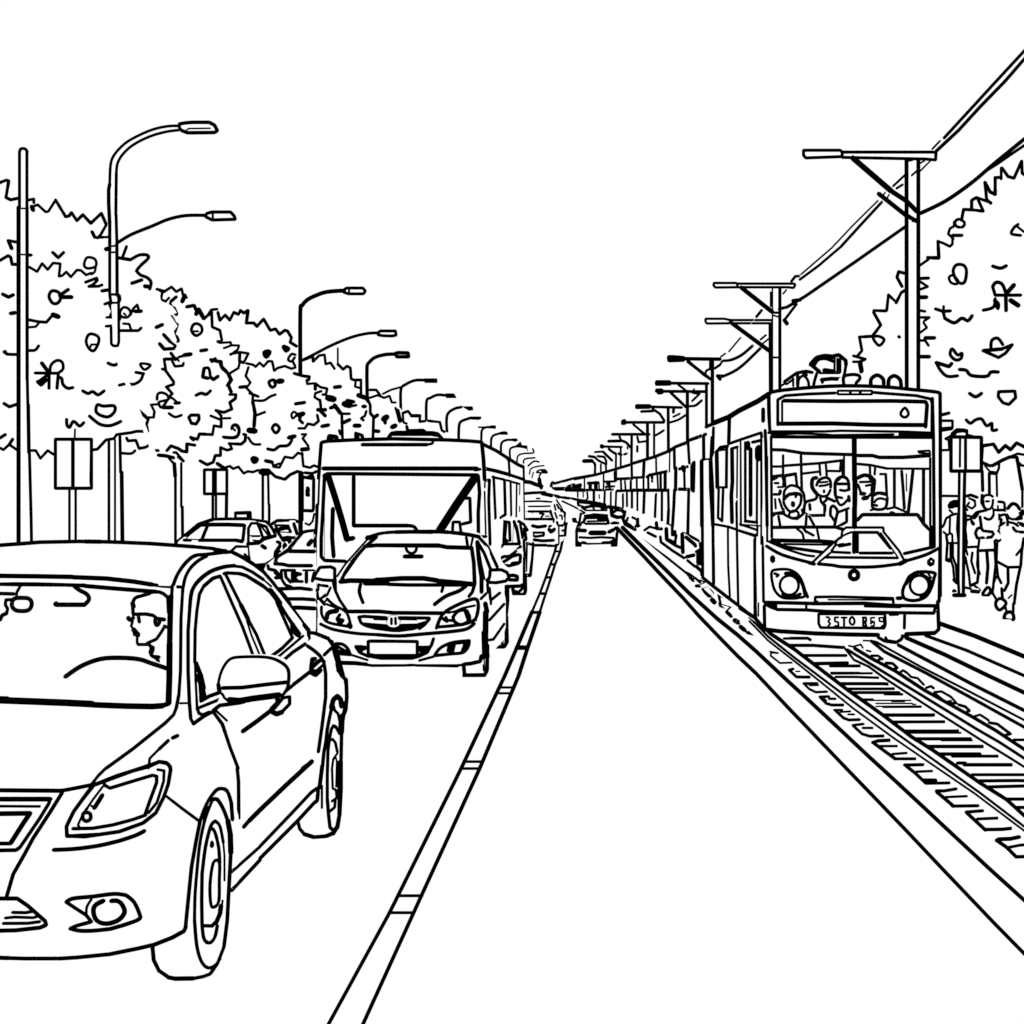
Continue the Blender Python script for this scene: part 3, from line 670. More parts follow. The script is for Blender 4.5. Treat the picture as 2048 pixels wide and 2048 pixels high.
tree('broad crowned tree directly left of the white bus roof', 40,
     [('M', '340,720 430,725 515,690 560,760 640,725 710,745 710,780 820,815 860,870 910,915 860,950 905,980 910,1030 945,1100 895,1140 850,1170 790,1195 780,1240 815,1330 765,1360 775,1480 880,1480 860,1540 730,1525 660,1545 620,1580 570,1560 520,1510 460,1510 430,1525 330,1535 290,1485 180,1495 105,1450 155,1400 160,1340 235,1350 220,1310 310,1310 345,1240 370,1210 425,1220 405,1180 415,1080 400,1000 400,940 350,890 380,850 345,800')],
     [('M', '5:350,705 400,715 420,730 450,700 480,728 515,688 545,690 560,760 585,740 640,725 690,745 720,735; 6:710,780 780,800 825,805 820,830; 5:805,830 810,860 870,855 910,885 960,895 950,940 925,940; 6.5:870,870 870,900; 5:915,915 870,930 865,960 905,985; 5.5:905,980 912,1035; 8:890,1055 945,1055; 7:910,1065 945,1100; 5:365,735 345,800 380,850 350,890 400,940 395,1010; 6.5:300,885 350,880; 7:400,1000 415,1080 408,1180; 11:370,1210 415,1215; 6:330,1240 345,1245 340,1290 310,1315 220,1310; 5.5:225,1310 240,1350 205,1360 155,1340; 6:155,1340 155,1400 115,1400 100,1450 55,1470 0,1440; 7:130,1460 180,1495; 5:180,1495 225,1480 250,1500 290,1485 330,1535 360,1520 400,1525 440,1510; 6:530,1525 570,1560 640,1580 680,1545 735,1520 770,1530; 5:770,1240 800,1240 775,1270 818,1330; 8.5:815,1350 770,1355; 5:770,1380 780,1480 830,1492 860,1475 885,1485; 5.5:790,1530 850,1535 880,1520')],
     ('M', '473,1545 473,1700 475,1895 517,1545 517,1700 520,1895'), '5:474,1545 474,1880; 4.5:514,1545 518,1770; 5:522,1770 522,1890; 16:470,1520 515,1520',
     [('M', '~@6:520,845 560,830 568,870 540,885; 10:590,840 620,838; 5:560,850 600,835; 5.5:375,930 440,955; ~5:415,985 480,985 530,955 570,940; 6.5:720,1010 790,1000; ~5:430,1095 490,1072; ~@6:545,1195 570,1165 600,1195 573,1230; ~5.5:175,1260 270,1265 295,1215 275,1170; ~4.5:240,1185 265,1170 290,1200; ~6:510,1350 560,1358 600,1330 660,1325 690,1290 690,1265; 8:670,1265 715,1255; ~5:365,1265 400,1312 455,1316; @11:400,1425 425,1430 410,1445; 7:495,1440 545,1450; 5:545,1450 555,1485 600,1490 640,1410 700,1420 740,1380 775,1392; 4.5:560,1475 600,1460; 5.5:745,1195 790,1195 815,1160 860,1170 895,1140 885,1095; ~@4.5:690,1090 710,1070 730,1090 700,1120; 9:740,1095 780,1085; 6:760,1100 750,1130 775,1155'),], D=1.1)
tree('tree filling the gap behind, its ragged top left of the second lamp', 52,
     [('M', '60,340 100,290 150,380 190,340 225,375 255,320 290,335 360,305 350,400 430,420 480,375 535,460 570,445 600,485 650,455 690,510 680,540 740,580 760,780 700,1000 500,1100 300,1000 150,700')],
     [('M', '5.5:0,320 30,370 75,325; 6:135,320 150,380 190,340 225,378 255,320 290,335 305,305 330,325 362,305; 6.5:362,310 350,400 405,400 430,425; 6:430,425 480,370 530,455 570,445 600,485 640,455 660,460 690,510 680,545 728,575')],
     None, '', [('M', '@11:490,625 520,620 500,650; @9:632,580 665,595 650,608; ~5:720,640 690,635 665,675 690,690 715,660; 5:700,690 718,725')], D=1.0)
tree('tree behind the bus left of the third lamp', 60,
     [('M', '700,800 850,690 930,640 945,710 980,695 1020,745 1050,710 1080,750 1110,725 1140,830 1210,830 1215,870 1210,900 1215,950 1285,1030 1280,1080 1310,1110 1310,1600 1100,1650 800,1650 700,1200')],
     [('M', '6:775,680 850,650 855,690; 5:855,690 900,645 940,640 948,710 985,700 1015,745; 3.5:1040,590 1040,720; 5.5:1040,710 1080,750 1110,725 1135,740 1140,820 1160,830 1215,830; 4.5:1175,840 1170,880 1205,890; 5:1215,840 1215,960; 9:1195,945 1250,965; 5.5:1265,975 1285,1020 1285,1075; 6:1285,1080 1310,1110; 5.5:1310,1110 1305,1280; 7:1310,1115 1340,1095; 5:1255,1065 1245,1100 1215,1120 1235,1135'),
      ('M', '12:965,965 1010,975; 7:985,1040 1020,1030; 8:1015,1020 1060,1080; 5.5:1070,1080 1075,1280; 5:1070,1085 1130,1085; 7:1075,1155 1130,1130; 5:1050,1210 1060,1240')],
     None, '', [('M', '7:1015,885 1060,880; 12:1090,1010 1130,1020; 7:1110,985 1160,995; 5:1130,1030 1180,1020; 7:1230,1030 1248,1030; 8:1165,1175 1205,1175; 7:920,1180 970,1170; 5.5:1175,1240 1210,1240 1225,1260; 7:975,1265 1030,1260; 6:1175,1230 1175,1275')], D=1.0)
tree('small far tree low above the bus roof, right of third lamp', 70,
     [('M', '1280,905 1330,910 1390,965 1430,955 1475,1005 1500,1060 1520,1080 1570,1065 1595,1100 1660,1100 1660,1145 1750,1140 1815,1150 1830,1215 1890,1235 1890,1500 1280,1500')],
     [('M', '5:1280,905 1330,905 1360,945; 4.5:1280,965 1340,945 1390,965 1430,950 1448,1000 1475,1000; 4:1380,935 1440,905 1510,885; 8:1490,1060 1510,1140; 4.5:1475,1040 1480,1060; 4.5:1530,1080 1535,1150 1560,1160; 5.5:1530,1080 1570,1065 1595,1098; 6.5:1595,1100 1660,1100; 5:1660,1100 1658,1145 1700,1140; 5:1720,1138 1810,1148 1825,1210 1845,1222')],
     None, '', [('M', '11:1385,1125 1410,1110; 7:1395,1140 1398,1155; 9:1450,1185 1475,1175; 6:1560,1180 1565,1200; 7:1320,1215 1350,1218')], D=.8)
tree('big tree with a stepped ragged edge at the right side behind the waiting people', 36,
     [('Q', '1150,40 1019,150 1005,65 960,165 920,160 890,105 885,160 850,160 850,260 790,190 800,290 825,310 735,280 710,350 660,350 655,400 615,410 600,450 575,490 600,550 515,540 520,630 460,630 410,680 330,720 285,715 300,790 320,820 270,890 225,850 210,940 135,945 180,1025 135,1085 55,1095 70,1180 20,1210 60,1290 300,1420 420,1500 560,1730 720,1690 770,1740 830,1725 870,1775 915,1730 935,1755 975,1715 1019,1740 1150,1760')],
     [('Q', '6:1030,150 1008,135 1005,65; 6:1005,65 960,165 925,155 890,105; 5.5:885,105 885,170; 6.5:885,160 850,162 850,260; 7:850,260 820,245 790,190; 6:790,190 800,290 825,312; 5.5:825,308 740,278; 6:740,278 712,295 712,350; 6:712,350 780,358 750,290; 6:710,350 665,348 655,400; ~@5.5:615,420 640,405 670,425 660,450 625,448; 5:610,420 610,445 585,460 575,490 605,520; 6.5:600,500 655,500; 5:600,520 600,550 585,565 545,545 515,535; 6.5:515,535 520,630; 7:520,632 455,630; 5:460,640 410,675; 6:320,722 285,712 275,745 305,800; 6:325,820 300,835 270,895; 5.5:270,890 225,848 215,940; 6:210,942 140,940; 6:138,950 180,1025 135,1085; ~@5.5:135,1100 165,1090 200,1110 170,1145; 6:140,1090 55,1095; 5.5:55,1095 70,1175 40,1210; 5.5:20,1205 90,1225 60,1240 20,1240; 6.5:55,1250 65,1300; 8:60,1240 68,1295'),
      ('Q', '6:410,752 460,750; 5:410,770 455,800 415,815; 7.5:410,862 448,862; 5:410,940 440,945; 5:415,980 465,980 435,1000; 4.5:430,1010 450,1040 410,1070; 7:440,1100 495,1100; 5:410,1115 440,1115 460,1145; 7:415,1210 465,1210; 6:540,1550 580,1540; 5:540,1585 600,1585 600,1625 540,1630; 5:560,1690 620,1640 685,1650; 6:685,1670 725,1680 730,1735 745,1735; 7:730,1725 765,1705; 6.5:770,1733 840,1722 870,1770 910,1730 940,1755 975,1715 1025,1740')],
     ('H', '535,480 535,600 540,1450 670,480 672,600 675,1450'), '5.5:540,240 530,390; 6.5:535,470 540,650; 6:600,490 602,690; 4.5:668,510 672,700; 6.5:535,390 600,420 640,418; 7:640,415 720,370 790,340 850,340; 5:790,340 860,310 925,320; 4:560,420 610,480; 8:610,485 665,490; 5:690,400 690,440 670,490; 7:855,345 905,640; 5:905,640 905,800; 5:850,370 900,420 930,420',
     [('Q', '~@6:605,700 625,672 665,675 682,710 670,775 635,775 610,735; ~@5:580,745 605,735 635,770 620,785 590,775; 5:610,735 635,770; ~6.5:835,680 880,692 915,678; ~6.5:835,800 855,775 890,785 912,835; 6:835,800 850,850 1000,850; 8:925,830 960,790; 7:912,850 914,940; 9:940,880 985,910; ~6:850,870 840,920 780,938; ~@5.5:845,880 870,900 865,930; 6:500,930 545,945 555,985; 6:545,945 588,942; 5:548,915 548,945; ~6.5:555,985 610,1012 655,985 690,1000 715,970; ~6:825,1160 830,1115 865,1102 895,1140; 7:780,1175 890,1165; 6:890,1165 950,1140 910,1190 870,1215 790,1180; ~@6:588,1180 600,1165 630,1200 655,1190 650,1220 620,1230 590,1205; ~6:505,1245 530,1290 570,1325 630,1322; 7:505,1245 580,1268 595,1250; ~6.5:640,1285 680,1290 710,1320 800,1325 825,1300 868,1300; ~6.5:700,1425 735,1445 770,1425; @6:870,1415 965,1412 970,1450 930,1490 895,1480 868,1445; ~6:680,1580 705,1600 735,1580 770,1575 800,1615 830,1600 832,1640 860,1638; 6:285,1092 290,1096; ~5.5:985,435 960,455 945,490 1000,500; 4.5:975,445 1019,480')], D=1.5, trunkY=33)
# ================================================================ tram (front vehicle)
TY = 18.0; FP = atY(TY); SX = onX(2.42)
tram = thing('tram', 'articulated tram with passengers behind its split windscreen and a wide blank destination board', 'tram', (3.5, 21.5, 0))
b = Part('body')
fo = [(1531, 1258), (1527, 1130), (1522, 1090), (1536, 865), (1536, 790), (1541, 784)] + pts('F', '330,378 620,352 880,346 1130,357 1270,371 1480,392 1512,412') + [(1882, 1010), (1881, 1150), (1877, 1258), (1868, 1267), (1755, 1270), (1630, 1268)]
hole = pts('F', '240,737 1455,737 1458,1560 1240,1612 1150,1642 680,1642 620,1602 240,1512')
FPt = lambda q, d=0: P(q[0], q[1], TY) + Vector((0, d, 0))
bm = bmesh.new()      # flat cab front with the windscreen opening
ov = [bm.verts.new(FPt(q)) for q in fo]; hv = [bm.verts.new(FPt(q)) for q in hole]
es = [bm.edges.new((l[i], l[(i + 1) % len(l)])) for l in (ov, hv) for i in range(len(l))]
bmesh.ops.triangle_fill(bm, edges=es, use_beauty=True, normal=(0, -1, 0))
bm.verts.ensure_lookup_table(); bm.verts.index_update()
front = Part('front'); front.add([v.co for v in bm.verts], [[v.index for v in f.verts] for f in bm.faces]); bm.free()
b.add(front.v, front.f)
ring = [FPt(q) for q in fo]; zs = [q.z for q in ring]
def back(q, Yb):  # same outline at the rear end, upright sides, a little lower roof
    return Vector((max(2.42, min(4.53, q.x)), Yb, q.z - (.13 if q.z > 2.5 else 0)))
RB = 25.2
rr_ = ring + [ring[0]]
b.grid([rr_, [back(q, 18.4) + Vector((0, 0, .1 if q.z > 2.5 else 0)) for q in rr_], [back(q, RB) for q in rr_]])
b.poly([back(q, RB) for q in ring])
b.box(2.5, 4.45, 18.3, 25.0, .33, .36)                         # floor
b.ink('F', '''6:215,410 217,560 225,680; 5:215,700 240,700; ~6.5:230,395 330,378 620,352 880,346 1130,357 1270,371 1480,392 1512,410;
 6.5:1510,410 1512,690; 6.5:1512,690 1512,1190; 6:1512,1190 1512,1932; 4:190,690 192,850; 3.5:160,900 160,1540; 5:172,520 172,610''', atY(TY - .03))
b.ink('G', '''6:1360,320 1355,690; 6.5:1345,690 1352,880 1322,908; 7.5:165,880 270,893 520,908 740,915 940,918; 7.5:1130,912 1320,905; 6:165,720 168,875; 4:152,250 155,320; 5:155,320 160,690''', atY(TY - .03))
b.ink('F', '''5:235,740 240,1490; 4:205,880 205,1520; 6:1452,440 1460,740 1466,1560; 4.5:1435,890 1436,1400; 10:1447,1420 1447,1560; 9:862,740 864,1060; 3.5:855,1060 855,1260; 6:875,1060 872,1260; 9:864,1260 864,1410; 8:864,1455 862,1600;
 4.5:240,690 640,690 760,685 1240,692 1440,700; 7:240,705 420,700; 4:420,705 640,712 700,718 1160,712; 8:1210,712 1440,715; 6:235,730 640,733 1450,735''', atY(TY - .04))
b.ink('F', '''~6:200,1555 320,1622 520,1678; ~4.5:215,1520 330,1570 480,1620 560,1632; ~6:590,1690 700,1700 780,1712 1010,1712 1200,1690; ~6:1250,1668 1400,1622 1500,1572; 6:245,1505 330,1560 620,1602; 7:240,1512 600,1518 700,1525; 4:330,1540 680,1545; 6:1240,1612 1460,1562;
 5:700,1600 830,1606; 5.5:905,1608 1150,1608; 5:650,1640 870,1642 1190,1645; 4:690,1590 720,1550 780,1538; 6:750,1555 830,1540; 6:885,1462 885,1600''', atY(TY - .04))
# left side of the front vehicle
b.ink('J', '''8.5:1465,935 1380,990 1240,1060 1160,1110 1045,1155; 6:1045,1160 990,1182; 5.5:970,1250 972,1430; 6.5:955,1440 958,1932; 5:1045,1190 1040,1380 1022,1430; 6:1022,1430 1024,1640 1040,1932; 3.5:975,1430 1022,1425; 6:1165,1120 1160,1310; 5:1160,1312 1250,1280 1405,1228 1410,1260; 6.5:1420,1050 1420,1140;
 5.5:1435,1210 1440,1320 1450,1932; 4:1405,1230 1408,1932; 5:1465,935 1470,1220''', either(SX, atY(TY)))
b.ink('E', '''6:1525,300 1525,540 1528,900 1530,1190; 6.5:1600,130 1592,300 1605,525 1608,830 1612,1240; 5.5:1610,785 1720,805 1780,825; 5.5:1795,832 1932,872; 4.5:1720,805 1722,1100 1735,1335; 5:1785,625 1790,1000 1798,1398; 5:1920,900 1922,1470; 7:1530,1190 1610,1255 1720,1340 1800,1400 1900,1480; 4:1820,790 1932,830''', SX)
b.ink('G', '7:0,735 100,800 165,875; 7:108,240 106,690; 4:106,690 110,800; 3:125,700 125,790; 5:120,240 120,0; 4.5:0,165 105,200; 5.5:0,210 105,245', lambda u, v: P(u, v, TY - .02) if u > 1530 else SX(u, v))
b.build(tram)
ds = Part('destination_board'); ds.panel('F', '290,635 296,455 345,425 520,412 720,405 1080,408 1330,428 1440,450 1440,690 1440,690 1400,655', FP, 1, .03, outline=False)
ds.ink('F', '5.5:285,640 285,450 340,420 510,408 720,400; 5.5:1000,395 1080,402 1330,420 1440,445 1450,480 1448,700; 4:318,460 318,630; 7:330,458 740,462 1150,460 1400,466 1412,490 1400,655; 7.5:290,632 700,630 1000,640 1400,642; ~@5:1213,550 1245,512 1272,555 1250,583 1222,575', atY(TY - .06)); ds.build(tram)
for x0, x1 in ((738, 830), (835, 905), (910, 995)):
    q = Part('marker_lamp'); q.panel('F', '%d,383 %d,383 %d,410 %d,410' % (x0, x1, x1, x0), FP, 4, .06); q.build(tram)
gl = Part('windscreen'); gl.poly([FPt(q, -.01) for q in hole], 2); gl.build(tram)
wp = Part('wiper'); wp.ink('F', '''~4.5:545,1680 700,1535 765,1490; 4.5:765,1490 772,1440 800,1415 1080,1415 1085,1450; 4.5:1085,1450 1200,1590 1235,1655; 4:595,1678 690,1600 740,1500 790,1470 840,1450; 5.5:850,1452 1040,1452; 5.5:1040,1455 1135,1572; 3:1062,1455 1125,1545 1192,1640; 7:520,1680 560,1690; 8:1205,1690 1255,1665''', atY(TY - .1))
a0 = [P(*q, TY - .1) for q in pts('F', '545,1680 765,1490 800,1430')]; wp.tube(a0, .02, 0, 6); wp.build(tram)
for cx, out in ((335, '~@5:215,492 245,474 335,474 400,515 435,590 445,650 400,665 350,670 285,662 240,620 220,560'), (1220, '~@6:1320,495 1210,490 1160,520 1120,580 1106,630 1122,672 1190,684 1260,660 1300,600 1320,530')):
    h = Part('headlight'); h.panel('G', out, FP, 5, .02)
    c = [P(*q, TY - .05) for q in pts('G', ' '.join('%f,%f' % (cx + 64 * math.cos(i * math.pi / 12), 580 + 66 * math.sin(i * math.pi / 12)) for i in range(24)))]
    h.prism(c, (0, .04, 0)); h.line(c + [c[0]], 4.5)
    h.ink('G', '~7:310,500 370,505 400,540; ~6:405,530 430,590 440,640; 6:445,625 460,660; 5:235,500 262,510 250,520; ~6:290,640 340,665 410,640' if cx < 900 else '~7:1130,570 1155,520 1210,495; ~6:1290,580 1280,630 1230,660; ~5:1230,500 1290,540 1300,580; 4:1280,500 1300,530', atY(TY - .06)); h.build(tram)
bp = Part('bumper'); bp.prism([FPt(q) for q in pts('G', '250,715 1045,718 1330,740 1318,770 1000,770 590,758 450,748 252,745')], (0, -.07, 0))
bp.blot('G', '170,698 250,712 252,752 205,735 168,715', atY(TY - .06)); bp.ink('G', '6.5:168,697 340,700 510,705 850,703 1050,718 1345,720; 5:510,705 512,660 660,658 1040,668 1045,715; 3:600,678 1035,680; 4.5:525,690 525,700; 5:850,722 1090,728; 6:250,745 450,748 590,758 950,765 1318,770 1328,735; 4.5:450,718 452,748; 5:1020,780 1075,778', atY(TY - .08)); bp.build(tram)
pt = Part('number_plate'); pt.panel('G', '535,775 535,840 548,868 980,872 990,845 985,775', FP, 5, .03)
pt.ink('G', '''3.6:588,797 600,797 612,812 600,826 614,842 600,858; 3.6:668,798 645,800 645,824 668,832 670,856 645,858; 3.6:690,800 726,800; 4:708,800 708,860; ~@4:762,795 778,815 776,840 762,848 748,835 748,812;
 4:835,800 858,800 858,826 838,826 838,858 860,858; 4:850,826 860,858; 4:838,800 838,826; 3.2:915,800 890,802 890,826 914,830 912,856 892,858; 4:905,826 890,840; 3.2:975,826 950,826 946,802 975,800 978,826 980,850 962,860''', atY(TY - .05)); pt.build(tram)
for nm, c in (('marker_lamp', '230,1640 245,1625 262,1640 262,1670 245,1682 230,1665'), ('marker_lamp', '1415,1665 1440,1642 1468,1662 1462,1695 1435,1708 1415,1690')):
    q = Part(nm); q.blot('F', '@' + c, FP, .02)
    if c[0] == '1': q.panel('F', '1438,1666 1450,1666 1450,1676 1438,1676', FP, 1, .03, outline=False)
    q.build(tram)
q = Part('badge'); q.panel('F', '~@8:860,1742 884,1752 892,1775 884,1797 860,1806 838,1797 829,1775 838,1752', FP, 8, .02); q.build(tram)
q = Part('panel_seam'); q.ink('G', '5.5:1120,780 1118,872', atY(TY - .01)); q.build(tram)
q = Part('vent'); q.ink('G', '7:1070,668 1095,668', atY(TY - .01)); q.build(tram)
q = Part('wheel'); q.tube([P(1780, 1272, 18.3), P(1800, 1272, 18.3) + Vector((.04, 0, 0))], .1, 0, 12); q.ink('G', '6:940,935 985,960 1060,970 1095,950 1110,925; 5:990,935 1000,955 1060,965; 7:1105,915 1135,915 1130,940', atY(18.1)); q.build(tram)
q = Part('wing_mirror'); q.prism([P(*x, TY + .05) for x in pts('F', '1512,690 1590,700 1580,830 1512,832')], (0, .12, 0)); q.ink('F', '4.5:1522,832 1580,830 1575,755 1550,745 1600,720 1640,690; 4.5:1520,685 1600,672; 4.5:1590,720 1580,830', atY(TY + .02)); q.build(tram)
# roof gear
pg = Part('pantograph'); Yp = 19.2
pg.prism([P(*x, Yp) for x in pts('F', '555,348 580,255 545,185 580,130 690,118 745,110 795,150 790,250 775,350')], (0, .8, 0))
pg.ink('F', '9:535,185 580,135 640,122 700,128; 7:690,125 745,112 798,155 800,190; ~6:560,190 590,150 640,140 690,155 710,165; 7:535,185 600,240; 8:635,228 710,238; 4:715,140 712,245; 4:735,140 735,240; 5:755,140 755,245; 5.5:800,185 790,250 770,320; 5.5:580,250 565,300 555,340; 7:615,300 690,292 770,295; 6:622,300 622,320; 4:600,250 750,250', atY(Yp - .02)); pg.build(tram)
for out in ('~7:988,348 990,295 1035,265 1080,295 1084,348', '~7:1120,350 1125,295 1165,270 1208,300 1216,352', '~5:438,348 445,295 480,270 512,305 520,348', '~6:785,345 782,280 830,262 890,265 905,290 875,325'):
    q = Part('roof_unit'); pp = [P(*x, 18.8) for x in strokes('F', out)[0][1]]; q.prism(pp, (0, .7, 0)); q.line(pp, strokes('F', out)[0][0])
    if out[3:6] == '438': q.ink('F', '6:335,315 430,248 500,236 545,245; 4:350,335 405,295; 4:400,290 402,348; 6:435,262 435,345; 4:300,352 345,325; 7:470,240 500,265', atY(18.75))
    q.build(tram)
# side door and windows of the front vehicle
SXo = lambda u, v: SX(u, v)
dr = Part('door'); dr.panel('J', '1250,1285 1405,1235 1408,1932 1250,1920', SX, 3, .01)
dr.ink('J', '8:1305,1305 1305,1345; 4.5:1285,1300 1285,1900; 6.5:1325,1350 1325,1850; 4:1375,1345 1372,1905; 12:1385,1345 1385,1420; 5.5:1340,1300 1405,1285; 5.5:1285,1895 1372,1905; 3:1250,1285 1254,1932; 3:1225,1340 1222,1720; 3:1222,1740 1220,1932', SX, lift=.02); dr.build(tram)
for d, ex in (('1075,1365 1150,1335 1140,1640 1080,1640', '6:1075,1365 1100,1338 1150,1330; 7:1070,1370 1075,1640; 5:1145,1340 1142,1640; 4.5:1080,1640 1145,1640; 4:1095,1360 1140,1355'), ('1082,1640 1118,1650 1112,1892 1080,1870', '4.5:1085,1640 1080,1870 1110,1895; 4.5:1118,1650 1110,1890'), ('1185,1350 1225,1338 1220,1905 1180,1905', '6.5:1185,1350 1188,1600 1180,1700 1185,1905; 5:1180,1350 1225,1335')):
    w_ = Part('window'); w_.panel('J', d, SX, 1, .01, outline=False); w_.ink('J', ex, SX, lift=.015); w_.build(tram)
# cabin interior
bk = Part('partition'); bk.poly([(2.45, 22, .36), (4.5, 22, .36), (4.5, 22, 2.9), (2.45, 22, 2.9)])
bk.ink('F', '''4.5:325,870 325,1010; 5:460,870 466,1130; 4:785,880 785,1025; 4.5:770,905 775,1020; 4.5:245,955 320,955; 5:320,950 460,940 600,930 760,910; 4.5:475,1008 600,993; 4.5:600,940 606,1020; 4.5:648,940 655,1025; 4.5:655,988 755,990 762,910; 5:885,935 990,945 1110,970 1430,972; 4.5:980,950 982,1022; 4.5:1020,960 1016,1015;
 5:1060,1012 1100,1012 1108,1180; 5.5:1165,985 1165,1250; 5.5:1220,990 1232,1140 1240,1270; 2.5:1255,1010 1257,1140; 6:1305,985 1290,1130 1270,1300; 6:1385,980 1385,1390; 6:335,1025 420,1010; 6:335,1025 338,1100; 5:420,1010 430,1100 470,1145''', lambda u, v: P(u, v, 21.95) if u < 1734 else onX(4.47)(u, v)); bk.build(tram)
sv = Part('sun_visor'); sv.poly([P(*q, 18.4) for q in pts('F', '245,740 1435,740 1430,868 1230,884 1050,884 885,870 845,862 480,852 330,830 245,828')])
sv.ink('F', '6:245,828 330,830 480,855 845,865; 6.5:885,872 1000,872 1050,886 1230,886 1430,872; 4:1345,840 1430,835 1435,860 1350,850', atY(18.38)); sv.build(tram)
dbd = Part('dashboard'); dbd.prism([P(*q, 18.6) for q in pts('F', '885,1360 920,1318 1340,1318 1390,1392 1430,1432 1456,1600 1150,1640 885,1640')], (0, .5, 0))
dbd.ink('F', '6.5:885,1360 925,1318 1340,1318 1390,1392 1432,1432; 4.5:1110,1275 1170,1262 1260,1300; 7:1140,1305 1160,1310', atY(18.55)); dbd.build(tram)
sh_ = Part('seat'); sh_.prism([P(*q, 18.7) for q in pts('F', '245,1415 845,1412 845,1640 245,1560')], (0, .3, 0))
sh_.ink('F', '6:245,1415 460,1412 720,1412 780,1430; ~4.5:430,1425 470,1460 482,1510; 5:490,1440 555,1475; 4.5:582,1430 600,1520; 5:470,1410 500,1450', atY(18.65)); sh_.build(tram)

# ---- passengers and driver behind the windscreen
def rider(label, Y, c, rx, rz, ink, wd=2.3, hair=None, drop=1.35, blots=(), lean=(0, -1)):
    (u, v), = pts('F', '%f,%f' % c); rx *= .265; rz *= .265
    sv_ = v + rz * (1 + drop * .45); s_ = rx * wd
    hipv = CV + (2.0 - .95) * F / Y; fl = CV + (2.0 - .42) * F / Y
    b = figure(Y, (u, v, rx, rz), (u, v + rz * 1.05), [(u - s_ * .8, sv_), (u + s_ * .8, sv_)], [(u - s_ * 1.0, sv_ + 40, 0), (u + s_ * 1.0, sv_ + 40, 0)], [(u - s_ * .6, sv_ + 70, -.22), (u + s_ * .6, sv_ + 70, -.22)],
               [(u - s_ * .35, hipv), (u + s_ * .35, hipv)], [(u - s_ * .4, hipv + 45, -.1), (u + s_ * .4, hipv + 45, -.1)], [(u - s_ * .4, fl), (u + s_ * .4, fl)], face=lean, voxel=.016)
    t = thing('person', label, 'person', (P(u, CV, Y).x, Y, .36), 'people riding in the tram')
    h = Part('hair'); hc = P(u, v, Y); k = Y / F
    ellipsoid(h, hc + Vector((0, .03, rz * k * .42)), (rx * k * 1.03, rx * k * 1.12, rz * k * .64), 14)
    pr = onmesh([b, h], atY(Y - .1)); b.ink('F', ink, pr, 4.5, .02)
    for q in blots: b.blot('F', '@' + q, pr, .03)
    b.build(t)
    if hair: h.ink('F', hair, onmesh([h, b], atY(Y - .12)), 5.5, .02)
    h.build(t); return t
rider('small child passenger with open mouth, front left behind the windscreen', 19.3, (395, 1200), 62, 92,
      '~5:332,1180 332,1235 370,1290 410,1292 455,1240 462,1175; ~@4.5:372,1312 400,1288 440,1302 432,1338 382,1340; 5:325,1275 335,1318 388,1345 432,1350 478,1312 468,1280; 5:242,1330 270,1310 325,1310; 5:290,1330 305,1410; 5:502,1322 496,1410; 5:522,1330 560,1400',
      hair='~5:332,1185 335,1140 365,1105 400,1098 450,1118 480,1160 488,1220; 6.5:340,1190 370,1165 420,1158 455,1165; 5:340,1200 345,1180; 5:420,1185 425,1165', blots=('388,1225 400,1218 412,1228 412,1252 400,1260 388,1250',))
rider('passenger half hidden at the extreme left edge of the tram windscreen', 20.4, (285, 1090), 50, 72,
      '5:255,1165 300,1165 302,1135; 4.5:262,1080 290,1080; 4:285,1110 320,1110; 4:265,1200 270,1272; 4.5:295,1200 320,1275; 5:240,1312 320,1300; 6:305,1140 300,1160', hair='6:245,1032 320,1022 332,1060 330,1105; 4:250,1055 280,1040')
rider('capped passenger seen frontally, third from the left in the tram', 20.3, (632, 1112), 55, 72,
      '4.5:600,1102 640,1098 665,1090; ~5:582,1162 620,1180 660,1172 682,1132; 5:605,1185 612,1220 635,1250; 6:640,1245 640,1320; ~5.5:485,1262 500,1222 570,1200 582,1165; 5.5:485,1262 482,1305 520,1325 680,1322; 5.5:525,1240 530,1280; 5.5:655,1190 715,1218; 5:632,1225 655,1205 650,1180',
      hair='~7:578,1040 548,1050 545,1112 585,1168; ~5.5:578,1095 600,1055 650,1038 680,1060 684,1112; 4:605,1075 660,1070', blots=('628,1132 640,1132 640,1152 628,1152',))
rider('taller adult passenger left of the windscreen pillar, wearing a banded cap', 20.0, (772, 1135), 52, 105,
      '~5:720,1172 735,1215 755,1245 785,1235 825,1190; 5:755,1132 790,1138 820,1130; 5:735,1185 770,1192; ~5.5:682,1325 685,1270 705,1252 735,1290 725,1345 714,1400; 5:740,1300 820,1270; 5.5:805,1290 805,1372 720,1420; 5:685,1325 720,1375; 6:820,1180 825,1215',
      hair='~6:720,1175 718,1085 740,1045 780,1032 815,1060 822,1130; 5.5:732,1086 820,1086; 4:735,1065 760,1042')
rider('driver side figure right of the windscreen pillar in a dark brimmed cap', 20.0, (945, 1098), 58, 82,
      '4.5:905,1072 985,1070; 4.5:950,1100 985,1094; ~5:890,1092 908,1140 912,1160; 7:912,1160 940,1160; 8:930,1195 960,1190; ~5:960,1190 985,1165 1002,1140', hair='~7:890,1042 910,1030 945,1020 990,1032; 9:985,1040 1010,1060 1002,1140')
rider('lower round headed passenger right of the pillar, above the dashboard', 19.6, (1052, 1218), 54, 62,
      '~5.5:1000,1180 1000,1262 1050,1280 1100,1262 1112,1190; ~4.5:1015,1225 1030,1205 1060,1195 1100,1205; 5:1012,1245 1035,1250; 4:985,1285 1020,1275', hair='~6.5:998,1175 1045,1155 1105,1165')

